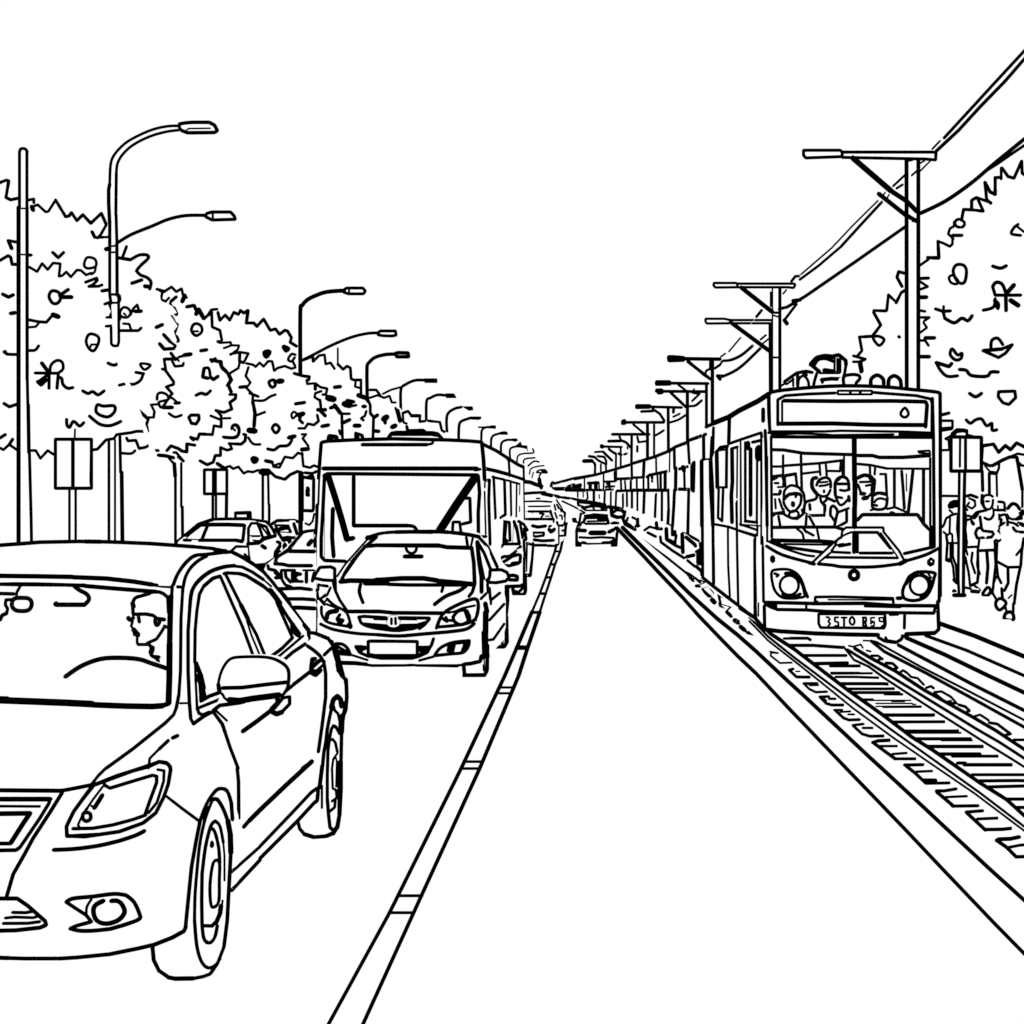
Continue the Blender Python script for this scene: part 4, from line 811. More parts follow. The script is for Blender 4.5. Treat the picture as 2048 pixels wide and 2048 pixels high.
# ================================================================ following tram line
ft = thing('tram', 'long line of tram carriages behind the front tram, shrinking towards the horizon', 'tram', (4.0, 40, 0))
ST = [(1404, 857, 1084, 25.7), (1378, 882, 1075, 30), (1344, 899, 1061, 35.6), (1312, 911, 1044, 43), (1286, 918, 1035, 49), (1264, 928, 1029, 58), (1230, 937.5, 1016, 73), (1212, 943, 1010, 86), (1192, 949, 1005, 103), (1159, 956, 999, 131), (1122, 963, 991, 198), (1103, 967, 980, 443)]
wl = [[P(u, v, Y) for u, _, v, Y in ST], [P(u, v, Y) for u, v, _, Y in ST]]
bd = Part('body'); bd.grid(wl); off = [Vector((2.1, 0, 0))] * len(ST)
bd.grid([wl[1], [a + o for a, o in zip(wl[1], off)], [a + o for a, o in zip(wl[0], off)], wl[0]])
bd.poly([wl[0][0], wl[1][0], wl[1][0] + off[0], wl[0][0] + off[0]])
def wallY(u, v):
    for (a, _, _, ya), (c, _, _, yc) in zip(ST, ST[1:]):
        if u >= c: break
    t = max(0, min(1, (a - u) / (a - c))); return P(u, v, 1 / ((1 - t) / ya + t / yc))
FS = onmesh(bd, wallY); WF['E'] = 1.08
bd.ink('J', '6:985,1240 865,1285 850,1290; 6:850,1300 760,1335 720,1360; 5.5:720,1362 600,1410 430,1462; 5:430,1465 300,1505 160,1545 0,1578', FS, lift=.03)
bd.ink('E', '''4.5:730,412 560,440 410,480; 8:398,480 392,528; 6.5:395,520 500,518; 9:520,512 560,498; 6:500,528 640,530; 4:590,490 590,580; 4:605,520 640,530; 3.5:640,440 640,530; 3:630,540 630,580; 4:665,480 740,475; 4:690,480 690,520; 5:720,470 722,520; 3.5:750,475 752,520; 4:660,540 665,590; 5.5:712,535 712,620; 3:750,565 752,590;
 4:785,405 785,525; 5:795,540 790,655; 4:795,465 870,463 875,395; 5:810,480 830,490; 4:800,525 855,525; 4.5:880,390 880,455; 4.5:880,540 876,658; 5:885,445 990,440; 5:885,535 1000,532; 5.5:998,350 1000,440; 4:945,460 950,525; 5:990,460 990,525; 4.5:1010,435 1085,432; 5.5:1000,540 1000,700; 6:1090,320 1085,430; 4:1085,440 1085,520; 5.5:1092,540 1085,730; 6:1008,530 1270,530; 5:1110,430 1130,415 1180,405; 5:1180,405 1258,388; 6.5:1250,395 1250,520; 4:1190,412 1195,515; 4:1180,290 1182,400; 4:1148,455 1150,465;
 6.5:575,500 612,492; 5:592,490 590,525; 5:608,490 606,525; 5:680,480 680,525; 5:735,475 735,525; 4.5:655,528 782,529; 4:665,474 745,470; 4:800,505 865,500; 5:830,470 832,520; 5.5:870,395 872,455; 4.5:915,445 918,525; 4.5:1035,440 1036,525; 4.5:1120,425 1122,525; 5:1148,420 1150,440; 5:1215,405 1216,520; 4.5:655,600 656,625; 4.5:840,545 840,650; 4.5:960,550 962,680; 4.5:1040,545 1040,715; 5:1225,545 1224,765; 5:1272,530 1275,680; 6:1275,680 1270,790; 3:1283,245 1280,390; 5.5:1318,225 1320,365; 6.5:1330,365 1328,525; 6:1320,525 1315,640 1305,800; 5.5:1422,165 1432,325; 9:1465,328 1460,528; 8:1380,358 1390,378; 5:1355,370 1415,352; 4.5:1392,380 1395,512; 6:1355,522 1425,524; 6:1428,530 1420,860; 4.5:930,562 932,660; 5:1180,560 1172,730; 6:1450,345 1450,520;
 4.5:400,570 520,590 700,620 800,640; 7:930,690 1000,702; 5.5:1000,702 1100,740 1185,770 1255,795; 4.5:1320,838 1410,862 1500,912; 6:820,655 870,662 920,672; 4:1190,770 1300,800''', FS, lift=.03); bd.build(ft)
bg_ = Part('bogie'); UX = onX(2.45); bg_.box(2.47, 4.4, 27, 60, .2, .9)
bg_.ink('E', '''6:840,660 845,720 885,735; 4.5:850,700 880,680 930,685; 6:885,735 935,730 945,695; 6:925,735 945,785 1020,825; 4.5:965,740 950,775 990,800; 4:1000,735 1030,750; 6:1040,750 1040,800; 4.5:1025,800 1050,798; 5.5:1180,775 1185,820 1218,822; 4:1090,832 1130,805 1175,818; 4.5:1115,850 1175,880; 6:1255,820 1258,900 1320,930; 5:1260,905 1330,950 1370,965; 4.5:1320,930 1330,870 1300,868 1300,800; 5:1320,840 1322,870; 6:1375,860 1380,1000; 6:1405,885 1470,940 1475,950;
 4.5:1510,930 1515,975 1480,995; 8:1500,990 1500,1080; 4:1500,1085 1520,1090; 5.5:1480,1105 1520,1140 1525,1170; 6:1410,1032 1462,1020; 4.5:1415,1060 1470,1105; 4.5:1210,880 1215,922 1300,985 1390,1042''', UX); bg_.build(ft)
WF['E'] = .9
# lines of the track under the tram side
r = Part('rail'); gg = ground(.08)
r.strip([gg(*q) for q in pts('E', '1055,860 1290,1060 1400,1150 1600,1330 1932,1640')], [gg(*q) for q in pts('E', '1030,850 1190,935 1530,1170 1600,1230 1932,1520')])
r.ink('E', '3:1030,850 1060,865; 3.5:1085,868 1190,935; 4.5:1055,862 1170,965 1290,1062 1400,1150; 3.5:1195,940 1310,1015 1430,1100 1525,1172; 5:1400,1150 1460,1178 1510,1225; 3.5:1210,950 1330,1040 1500,1165', gg); r.build(tr)
SE = ground(.03)
for m, (y0, y1), (xa, xb) in (('5.5:1410,1155 1425,1175; 6:1435,1190 1460,1212 1465,1190', (1150, 1215), (2.3, 3.4)), ('6:1480,1252 1510,1252 1545,1235 1510,1215', (1215, 1255), (2.3, 3.4)), ('@5.5:1530,1278 1575,1265 1618,1325 1575,1330 1545,1300; 4.5:1555,1285 1590,1320', (1262, 1332), (2.3, 3.4)), ('9:1600,1358 1618,1375', (1350, 1382), (2.3, 3.4)),
              ('7:1650,1325 1665,1400 1705,1412 1740,1422 1712,1450 1745,1480; 12:1672,1330 1695,1340; 5:1700,1365 1740,1385', (1320, 1482), (2.3, 3.4)), ('4:1765,1460 1830,1500 1932,1570; 3:1755,1412 1850,1490 1932,1556; 9:1772,1512 1798,1528', (1455, 1575), (2.3, 3.4)), ('8:1815,1560 1845,1585; 5:1845,1585 1870,1608 1912,1618; 4:1870,1600 1890,1600', (1556, 1620), (2.3, 3.4))):
    s = Part('sleeper'); va, vb = 840 + y0 * .26501, 840 + y1 * .26501; s.box(xa, xb, 5910 / (vb - CV), 5910 / (va - CV), 0, .026); s.ink('E', m, SE); s.build(tr)

# ================================================================ people, sign at the stop on the right
def walker(label, Y, head_, neck_, sh, el, ha, hip, kn, ft_, ink, hairink, blots=(), hairblot=None, face=(0, -1), toe=(0, -1)):
    c = lambda q: (1848 + q[0] * .217391, 840 + q[1] * .217391) + tuple(q[2:])
    hd = c(head_[:2]) + (head_[2] * .217391, head_[3] * .217391)
    b = figure(Y, hd, c(neck_), [c(q) for q in sh], [c(q) for q in el], [c(q) for q in ha], [c(q) for q in hip], [c(q) for q in kn], [c(q) for q in ft_], face=face, voxel=.014, toe=toe)
    t = thing('person', label, 'person', (P(hd[0], CV, Y).x, Y, 0), 'people waiting at the tram stop')
    h = Part('hair'); k = Y / F; hc = P(hd[0], hd[1], Y)
    ellipsoid(h, hc + Vector((0, .03, hd[3] * k * .42)), (hd[2] * k * 1.03, hd[2] * k * 1.14, hd[3] * k * .64), 14)
    pr = onmesh([b, h], atY(Y - .1)); b.ink('H', ink, pr, 5, .02)
    for q in blots: b.blot('H', '@' + q, pr, .03)
    b.build(t)
    hp = onmesh([h, b], atY(Y - .12)); h.ink('H', hairink, hp, 5, .02)
    if hairblot: h.blot('H', '@' + hairblot, hp, .03)
    h.build(t); return t
walker('dark haired person standing behind the sign post beside the tram', 26.2, (285, 800, 42, 58), (280, 868), [(235, 905), (325, 905)], [(200, 1000), (330, 1020)], [(225, 1090, -.1), (300, 1110, -.1)], [(240, 1150), (305, 1150)], [(235, 1350), (300, 1360)], [(290, 1570), (330, 1575)],
       '4.5:235,830 262,855; 5:240,880 295,862; ~5:235,890 205,905 185,960 168,985; 4.5:240,890 235,1040; 5:312,860 305,1000 318,1130; 4.5:180,1030 215,1060 240,1040 260,1055 262,1140; 5.5:205,1060 215,1130 205,1290 235,1300; 4.5:215,1132 318,1132; 5:245,1140 245,1280 268,1350 280,1480; 5:265,1150 265,1260 295,1340 305,1480; 8:210,1285 230,1290; 7:275,1470 305,1500; 9:278,1575 285,1608',
       '4:235,810 225,790', hairblot='225,810 222,780 240,752 275,738 328,738 330,800 290,800 260,812')
walker('person just right of the sign post, one bent leg forward', 26.4, (428, 765, 45, 62), (425, 840), [(390, 895), (480, 885)], [(385, 1000), (480, 980)], [(400, 1080, -.1), (470, 1040, -.2)], [(395, 1160), (475, 1160)], [(410, 1340), (470, 1340, -.1)], [(405, 1545), (455, 1555, -.15)],
       '4.5:368,735 376,800 400,830; 4.5:415,720 468,742 472,790 440,815 395,790 415,760; 4:452,735 456,745; 6:375,835 386,920 378,1000 392,1130 378,1200; 5:400,880 445,890 480,850 520,838; 7:440,935 455,958; 5:390,922 440,908; 4.5:385,1185 400,1240; 5:400,1170 490,1166; 5.5:500,1205 490,1330 505,1400 520,1415; 6:500,1420 490,1495 425,1525; 5:425,1525 410,1400 380,1260; 5:445,1220 435,1300 470,1410; 8:440,1575 500,1580; 5:515,1565 485,1540 460,1520; 5:370,1540 430,1552',
       '6:368,705 430,690 490,712', face=(.6, -.8))
walker('person facing the tram stop with folded arms and plain round face', 25.8, (590, 752, 48, 66), (588, 828), [(520, 875), (660, 860)], [(500, 1010, -.05), (660, 1000, -.05)], [(610, 1050, -.2), (530, 1060, -.22)], [(535, 1170), (620, 1170)], [(540, 1370), (620, 1370)], [(560, 1560), (610, 1565)],
       '~5:545,740 548,780 565,812 600,822 628,790 635,735; 4.5:570,748 598,748; ~5.5:558,900 590,915 620,905 640,872; 4.5:640,872 640,832; 5.5:575,830 505,845 485,880 462,905; 6:515,890 530,1000 545,1020 630,1030 640,1050 620,1078 490,1086 472,1040 490,1000 520,988; 5:508,1090 505,1130 495,1200; 6:495,1203 650,1196; 5:650,1110 655,1196; 5.5:495,1210 500,1420; 6.5:578,1210 588,1350 575,1500; 5.5:652,1200 660,1330 640,1500 630,1600; ~@6.5:542,1595 585,1540 612,1568 592,1610 556,1616; 4:620,800 650,830',
       '~5:545,720 560,695 605,690 632,705; 6:535,690 530,760 560,812')
walker('child partly hidden between the folded arms person and the right edge walker', 26.0, (712, 800, 36, 50), (712, 855), [(675, 890), (755, 890)], [(665, 960), (770, 960)], [(690, 1040, -.1), (740, 1040, -.1)], [(690, 1140), (740, 1140)], [(690, 1350), (740, 1350)], [(690, 1560), (740, 1560)],
       '~5.5:690,872 665,960 690,1030 710,1072 750,1020 770,950 750,872 690,885; 6:690,905 712,915 705,950; 5:680,985 740,945; 5:640,1095 690,1115 730,1080; 6:668,965 690,1000; 5.5:640,830 745,828; 4:680,790 680,830', '~5.5:685,752 735,760 742,800 745,835')
walker('nearest person at the right edge striding with hands raised to the face', 21.6, (825, 855, 62, 85), (830, 950), [(730, 1010), (930, 1000)], [(720, 1130, -.1), (980, 1110, -.1)], [(900, 990, -.3), (950, 960, -.3)], [(725, 1330), (850, 1330)], [(735, 1530, -.05), (840, 1560)], [(700, 1690), (790, 1800, -.2)],
       '~5:765,870 790,905 840,912 885,880; 5:780,940 830,950 865,975; ~6:820,990 850,1025 915,1032; 6:885,895 920,850; 8:890,955 920,970; 5.5:845,915 900,905; 5.5:672,1130 665,1310; 5.5:668,1300 770,1355 890,1352; 6:918,1090 900,1200 890,1340; 5:850,1242 900,1180; 5.5:665,1310 680,1440 710,1500; 6:772,1360 775,1500 740,1570; 6:885,1355 850,1520 830,1690; 5:640,1500 630,1590 665,1650; 6:715,1550 722,1645; ~@6.5:662,1672 700,1642 745,1665 750,1700 700,1748 665,1720; ~@7:740,1805 760,1772 810,1772 826,1830 790,1842 742,1832; 5:745,1710 765,1780; 5.5:822,1690 820,1780; 3.5:775,1640 808,1610; 5:665,1440 640,1500; 4:850,960 870,940',
       '~7:770,815 810,772 850,780 880,820; 5:880,860 910,830', face=(.3, -.95), toe=(.1, -1))
t = sign('two panel stop sign on a post beside the right flank of the tram', 25.5, 'H', '248,155 528,160 528,470 248,470', '4.5:332,165 330,430; 6:382,150 382,470', ('325,480 322,720 315,1460 322,1610', '375,475 368,800 366,1130 362,1610'), '5.5:230,185 300,110 395,95 395,150; 5:395,155 460,158 465,200; 5:300,85 380,90; 4:230,160 200,180; 4.5:165,272 230,272; 5:165,698 322,700', pw=(5.5, 6.5), w=6, name='street_sign')
q = Part('base'); q.tube([P(1848 + 345 * .2174, 1190, 25.5), P(1848 + 345 * .2174, 1186, 25.5)], .16, 0, 12); q.ink('H', '8:275,1612 375,1612', atY(25.35)); q.build(t)
# ================================================================ traffic: shared car shell
def shell(part, win, secs):
    """sections from nose to tail: (Y, left, right, bottom, belt, top, top left, top right) as seen at that depth"""
    rows = []
    for Y, ul, ur, vb, vm, vt, tl, tr_ in secs:
        q = pts(win, '%f,%f %f,%f %f,%f %f,%f %f,%f %f,%f %f,%f %f,%f' % (ul, vb, ul, vm, tl, vt, tl * .8 + tr_ * .2, vt - 2, tl * .2 + tr_ * .8, vt - 2, tr_, vt, ur, vm, ur, vb))
        rows.append([Vector((p.x, p.y, max(.12, p.z))) for p in (P(u, v, Y) for u, v in q)])
    for r in rows: r.append(r[0])
    part.grid(rows); part.poly(rows[0][:-1]); part.poly(rows[-1][:-1][::-1]); return part

def wheel(parent, x0, x1, y, r, extra=None, label=None):
    """tyre with a rim disc as its sub-part; axle along X, outer face at x1"""
    w = Part('wheel'); n = 28
    ring = lambda x, R: [Vector((x, y + R * math.cos(2 * math.pi * i / n), r + R * math.sin(2 * math.pi * i / n))) for i in range(n + 1)]
    w.grid([ring(x0, r * .93), ring(x0 + (x1 - x0) * .15, r), ring(x0 + (x1 - x0) * .85, r), ring(x1, r * .93), ring(x1, r * .66), ring(x1 - (x1 - x0) * .1, .001)]); w.poly(ring(x0, r * .93)[:-1])
    rm = Part('rim'); rm.poly(ring(x1 - (x1 - x0) * .05, r * .64)[:-1])
    if extra: extra(w, rm)
    o = w.build(parent, label); rm.build(o); return o

def onebit(parent, name, win, ink, proj, w=5, panel=None, blots=(), lift=.015, m=0, label=None):
    q = Part(name)
    if panel: q.panel(win, panel, proj, w, lift, m)
    if ink: q.ink(win, ink, proj, w, lift + .01)
    for x in blots: q.blot(win, '@' + x, proj, lift + .015)
    return q.build(parent, label)

# ================================================================ white bus
BY = 19.4; BP = atY(BY); BX = onX(P(961.7, 900, BY).x)
bus = thing('bus', 'tall blank fronted bus with two thick wipers, stuck behind the hatchback', 'bus', (-2.1, 24, 0))
b = Part('body'); fr = [P(*q, BY) for q in pts('D', '112,1640 115,900 128,700 142,430 158,200 165,168 410,152 700,142 1100,150 1365,166 1385,300 1395,450 1400,860 1405,1640')]
fr = [Vector((q.x, q.y, max(q.z, .15))) for q in fr]; xr = P(961.7, 900, BY).x
bk_ = [Vector((min(q.x, xr), 41, q.z - (.12 if q.z > 2.3 else 0))) for q in fr]
fr2 = [Vector((min(q.x, xr), 19.8, q.z)) for q in fr]
b.poly(fr); b.grid([fr + [fr[0]], fr2 + [fr2[0]], bk_ + [bk_[0]]]); b.poly(bk_)
b.ink('D', '''6:158,180 165,168 205,160 410,150 700,142; 6:700,142 1100,150 1270,158 1365,166; 6:160,175 150,300 140,440; 3.5:145,440 138,640; 5.5:130,640 125,780 115,900 115,1100; 6:120,1430 115,1610; 5:115,1230 120,1430; 6.5:1372,170 1385,300 1393,450; 3:1395,470 1395,510; 3:1393,540 1402,865; 7:175,366 1335,366; 5:1320,378 1360,372; 6:470,186 960,186; 4.5:960,186 998,178 1005,160;
 5:1355,880 1405,880''', atY(BY - .03))
bs = either(BX, BP)
b.ink('D', '''6:1375,180 1480,232 1570,290 1640,335 1682,355; 6:1570,290 1578,420; 6:1682,350 1684,450; 4:1685,450 1690,750; 6.5:1392,366 1480,385 1570,410; 5.5:1570,410 1690,450; 7:1425,455 1420,600 1430,940; 6:1402,455 1430,455; 4.5:1560,290 1575,310''', bs)
b.build(bus)
for p_, ink in (('1460,430 1530,445 1545,725 1470,740', '6:1458,430 1472,740; 4.5:1450,430 1540,450; 7:1538,455 1545,715; 5:1510,738 1545,715'), ('1540,450 1585,465 1590,720 1550,720', '5.5:1585,465 1590,718; 4:1545,452 1590,462'), ('1595,465 1650,480 1640,740 1600,720', '4.5:1632,480 1628,738; 3:1657,490 1655,560; 3:1655,655 1655,690; 4:1590,465 1655,482; 3.5:1580,742 1600,742')):
    onebit(bus, 'window', 'D', ink, bs, panel=None, lift=.02)
onebit(bus, 'windscreen', 'D', '6:180,420 205,406 300,405 1340,415; 6:185,420 172,700 160,900 160,1030; 6:160,1030 185,1060 340,1066; 6:1345,420 1355,550 1345,700 1347,885; 6.5:405,425 405,797 815,797; ~6:815,797 860,805 885,840; 7:248,670 242,880 254,1030; 5.5:1245,590 1282,590 1288,770 1225,785; 5:1150,850 1155,770 1205,770 1215,850; 6.5:200,410 215,430', BP, w=1, panel='185,415 1345,418 1350,885 1300,1060 185,1060', lift=.02)
for a_ in ('10.5:212,420 270,600 320,770 355,900; 8:355,900 402,892', '13.5:1320,435 1180,640 1052,838'):
    onebit(bus, 'wiper', 'D', a_, BP, lift=.05)
hx = Part('roof_hatch'); hp = [P(*q, 20.2) for q in pts('D', '668,140 690,102 810,92 930,85 1040,106 1072,145')]; hx.prism(hp, (0, .8, 0)); hx.ink('D', '6.5:668,135 690,102 730,95 1000,98 1040,106; 6:1040,106 1070,138; 10:810,92 930,88; 4:700,112 990,112 1050,122', atY(20.15)); hx.build(bus)
q = Part('roof_vent'); q.prism([P(*x, 20.3) for x in pts('D', '215,160 218,120 278,125 280,160')], (0, .4, 0)); q.ink('D', '7:215,150 220,120 275,128 278,150; 5:240,125 240,150', atY(20.28)); q.build(bus)
onebit(bus, 'roof_vent', 'D', '5:420,140 425,100 470,115 475,135; 4.5:440,110 438,140', atY(20.3))
for y_ in (21.5, 37):
    wheel(bus, xr - .3, xr + .01, y_, .45)

# distant low vehicle whose roof shows past the bus
dv = Part('body'); top = [P(*q, 60) for q in pts('D', '1690,462 1740,468 1820,500 1826,515')]
dv.prism(top + [Vector((top[-1].x, 60, .2)), Vector((top[0].x, 60, .2))], (0, 8, 0)); dv.ink('D', '6.5:1690,465 1740,470 1775,485 1825,500; 6.5:1805,445 1812,485 1822,512', atY(59.9))
dt = thing('parked_vehicle', 'far low vehicle whose sloping roof peeks out beyond the bus tail', 'vehicle', (top[1].x, 62, 0)); dv.build(dt)
q = Part('window'); q.poly([P(*x, 59.95) for x in pts('D', '1700,480 1800,510 1800,540 1700,540')]); q.build(dt)

# ================================================================ taxi, car behind it, sedan beside the bus
tx = thing('taxi', 'taxi with a roof sign on top, seen over the roof of the nearest car', 'car', (-4.9, 22, 0))
b = Part('body'); shell(b, 'C', [(20.6, 110, 660, 760, 300, 262, 150, 640), (21.2, 130, 665, 720, 240, 222, 140, 655), (21.8, 180, 680, 680, 235, 95, 300, 640), (22.4, 230, 800, 640, 215, 52, 390, 700), (23.4, 330, 880, 600, 195, 66, 480, 790), (24.2, 420, 955, 560, 290, 250, 560, 930)])
pr = onmesh(b, atY(21.5))
b.ink('C', '''5.5:130,225 190,175 290,92 390,57; 5:390,55 500,52 680,52; 4:680,55 730,60; 4.5:330,80 400,60; 5:730,62 800,72 840,110 872,175; 5:872,100 900,170 930,215; 4.5:540,292 575,260 655,262; 5:660,240 668,330 675,355; 6:725,402 800,395 870,350 905,340 965,290; 8:740,410 800,412; 4.5:770,415 780,440; 5.5:885,225 905,232 905,260; 7:870,350 875,300 900,265; 7:905,340 940,300 945,250; 4:940,235 930,260; 6.5:770,255 795,272; 5:640,320 660,345''', pr, lift=.03); b.build(tx)
onebit(tx, 'windscreen', 'C', '7:180,190 300,100; 6.5:300,97 410,95 520,95 635,100; 5:180,212 230,215; 6.5:300,215 575,215 620,222; 5.5:638,100 625,215; 6:358,105 335,160 318,205', pr, w=2, panel='195,205 300,98 635,98 625,220', lift=.03)
onebit(tx, 'window', 'C', '5:665,230 668,120 690,85 735,85 755,130 775,190; 4:670,182 750,182; 6.5:665,240 740,235 775,210; 4.5:675,215 745,220', pr, w=2, panel='668,228 670,110 695,88 735,88 772,190 740,230', lift=.03)
onebit(tx, 'window', 'C', '5:740,90 800,110 835,185; 3.5:755,95 820,180; 5.5:775,195 870,180; 5:775,210 870,182', pr, w=2, panel='745,92 830,120 865,178 780,192', lift=.03)
q = Part('roof_sign'); sq = [P(*x, 22.2) for x in pts('C', '568,5 682,2 684,48 570,48')]; q.prism(sq, (0, .12, 0)); q.line(sq + [sq[0]], 4.5); q.ink('C', '6:575,8 680,5; 6:665,12 668,42', atY(22.18)); q.build(tx)
onebit(tx, 'headlight', 'C', '5:885,290 890,330 915,320; 4:890,290 910,300', pr, w=4, panel='870,345 880,295 905,300 900,335', lift=.03)
wheel(tx, -4.35, -4.15, 21.6, .3); wheel(tx, -3.9, -3.7, 23.6, .3)

cb = thing('parked_car', 'car between taxi and bus showing only its windscreen top', 'car', (-5.0, 28, 0))
b = Part('body'); shell(b, 'C', [(26.6, 850, 1040, 560, 240, 200, 880, 1030), (27.2, 855, 1050, 560, 200, 66, 885, 1020), (28.4, 860, 1060, 500, 190, 62, 885, 1020), (29.5, 880, 1070, 480, 240, 220, 900, 1050)])
pr = onmesh(b, atY(27)); b.ink('C', '5.5:845,90 885,65 1010,62 1060,80; 5.5:870,130 895,160 930,215; 5:930,195 965,190 1010,195 1050,160; 6:1010,90 1035,165; 5:930,215 985,205; 7:975,215 985,235', pr, lift=.04); b.build(cb)
onebit(cb, 'windscreen', 'C', '4:870,100 970,103; 7:900,130 940,120 965,118; 5.5:965,105 985,150', pr, w=2, panel='875,100 970,103 985,155 900,150', lift=.04)
wheel(cb, -5.3, -5.1, 27.3, .3)

sd_ = thing('car', 'sedan squeezed between the nearest car and the bus showing half its nose', 'car', (-3.6, 19, 0))
b = Part('body'); shell(b, 'C', [(17.5, 760, 1172, 1000, 560, 450, 800, 1165), (17.7, 760, 1174, 1000, 500, 402, 830, 1168), (18.3, 800, 1176, 980, 400, 298, 985, 1170), (18.9, 860, 1178, 900, 350, 142, 1085, 1168), (20.2, 960, 1185, 850, 330, 145, 1100, 1176), (21, 1000, 1190, 820, 350, 300, 1100, 1180)])
pr = onmesh(b, atY(17.8))
b.ink('C', '''5.5:975,272 1020,220 1080,152 1110,145 1165,138; 5:1165,140 1172,165 1168,260; 7:980,280 950,300 880,350 870,390; 6.5:975,296 1165,298; 6:870,390 930,395 970,405 1145,405; 5.5:815,405 820,430 870,440; 5:920,440 1018,440; 3.5:1080,440 1165,440; 5:915,445 920,510 945,550 990,565; 6:895,580 1060,575 1175,590; 5.5:915,600 960,655; 6:945,656 1075,656 1165,662; 5:1165,662 1185,690; 5.5:975,680 985,700; 7:985,722 1060,722 1170,728; 5.5:1178,740 1178,910; 5:1185,590 1192,655; 5:1000,745 1015,760; 5:1190,550 1265,560; 4:1195,545 1195,590; 4.5:1290,590 1230,640''', pr, lift=.03)
b.build(sd_)
onebit(sd_, 'windscreen', 'C', '8:1120,245 1145,218', pr, w=1, panel='985,290 1080,158 1160,150 1165,292', lift=.03)
onebit(sd_, 'headlight', 'C', '5.5:825,432 870,440 895,470 890,490 870,495; 5:865,455 880,470; 5:875,500 910,495; 5:915,440 912,500', pr, lift=.03)
onebit(sd_, 'grille', 'C', '5.5:945,445 950,490 985,530; 8:1005,455 1005,520; 5:1005,522 1075,525; 6.5:1010,460 1060,470; 5:1025,485 1040,475; 6:1105,455 1105,530; 5:1020,500 1035,515; 6:1150,520 1165,460', pr, lift=.03)
wheel(sd_, -3.6, -3.4, 18.2, .3)

# ================================================================ silver hatchback in front of the bus
oc = thing('hatchback', 'hatchback with a round badge in its grille, second in the queue', 'car', (-1.5, 16.5, 0))
b = Part('body')
shell(b, 'D', [(14.9, 175, 1345, 1838, 1600, 1500, 300, 1250), (15.15, 140, 1375, 1845, 1540, 1440, 340, 1310), (15.3, 132, 1408, 1845, 1500, 1400, 330, 1330), (15.95, 200, 1440, 1780, 1290, 1226, 300, 1315), (16.65, 270, 1480, 1720, 1200, 950, 495, 1325), (17.3, 330, 1520, 1690, 1150, 852, 585, 1350), (18.0, 380, 1558, 1660, 1110, 905, 640, 1395), (18.5, 420, 1575, 1640, 1120, 1000, 680, 1440)])
pr = onmesh(b, atY(15.1))
b.ink('D', '''~5.5:515,885 600,858 720,846 1000,848; ~6.5:720,846 1000,842 1150,850 1270,865 1352,882; 3.5:505,905 340,1090 280,1180; 9:510,890 570,880; 6:575,885 495,955; 5:1255,885 1265,950; 4:1305,885 1292,945; 5.5:1350,885 1420,960 1490,1112; 4.5:265,1190 250,1230 262,1280; 5.5:265,1200 268,1290 300,1360 350,1432; ~6:457,1240 448,1300 475,1378; ~6.5:1255,1250 1200,1290 1100,1330 1015,1392; 5.5:1078,1265 1070,1295; 6.5:350,1445 600,1445 700,1455 1075,1458;
 ~5.5:155,1540 250,1580 420,1610 580,1620; ~6:580,1620 745,1630 930,1615 1110,1600; ~6:1110,1600 1250,1580 1315,1538; 5.5:1008,1650 990,1705; 4:380,1770 510,1812; 4.5:900,1815 1010,1785; 7:290,1832 415,1835 540,1848 840,1845 1190,1852; 6.5:1190,1848 1290,1838 1360,1822 1368,1780; 8:1398,1385 1412,1450; 9.5:1402,1450 1400,1600 1398,1690; 9:1402,1690 1412,1790; 5:1380,1600 1385,1800; 5:1430,1270 1440,1388; 5:1440,1360 1508,1305; 5:1365,1350 1405,1310; 5:1415,1240 1420,1300; 5:1430,1510 1540,1390; 5:1420,1662 1460,1655 1540,1540; 5.5:1245,1240 1290,1230;
 3.5:205,1350 190,1370; 6:150,1350 185,1390; 4.5:230,1265 205,1320 165,1340; 5:270,1690 290,1780 330,1932; 6:240,1670 290,1830''', pr, lift=.025)
b.build(oc)
onebit(oc, 'windscreen', 'D', '6:490,958 400,1060 340,1150 310,1215; 6.5:490,955 575,945 1050,945; 7:1050,948 1110,960 1290,965; 6.5:1295,962 1312,1080 1318,1240; 6:1318,1240 1300,1300 1275,1330; 8:305,1220 380,1212 550,1215 590,1205; 8:590,1208 770,1195 935,1195 1040,1212; 8:1040,1215 1215,1230 1300,1240; 8:490,1232 660,1232; 6:665,1240 815,1245 1250,1245; ~5:800,962 810,990 842,1008 872,990 880,962; 7:788,1030 920,1030', pr, w=2, panel='492,958 1292,966 1312,1228 940,1195 310,1218', lift=.02)
onebit(oc, 'window', 'D', '7:1338,920 1350,1060 1370,1190 1370,1298; 5.5:1340,920 1390,1005 1440,1130 1430,1190 1410,1210; 4.5:1345,960 1365,1080 1390,1200', pr, w=1, panel='1340,925 1440,1130 1420,1205 1375,1205', lift=.02)
for nm, ik, ex in (('wing_mirror', '125,1150 150,1112 232,1108 262,1122 262,1212 180,1208 100,1192', ''), ('wing_mirror', '1435,1132 1520,1130 1562,1150 1578,1185 1555,1215 1480,1228 1415,1225 1432,1180', '6:1572,1175 1610,1172 1640,1180 1640,1208 1580,1206')):
    q = Part(nm); mp = [P(*x, 15.9) for x in pts('D', ik)]; q.prism(mp, (0, .12, 0)); q.line(mp + [mp[0]], 5.5)
    if ex: q.prism([P(*x, 15.92) for x in pts('D', '1565,1172 1640,1172 1640,1208 1565,1206')], (0, .08, 0)); q.ink('D', ex, atY(15.88))
    q.build(oc)
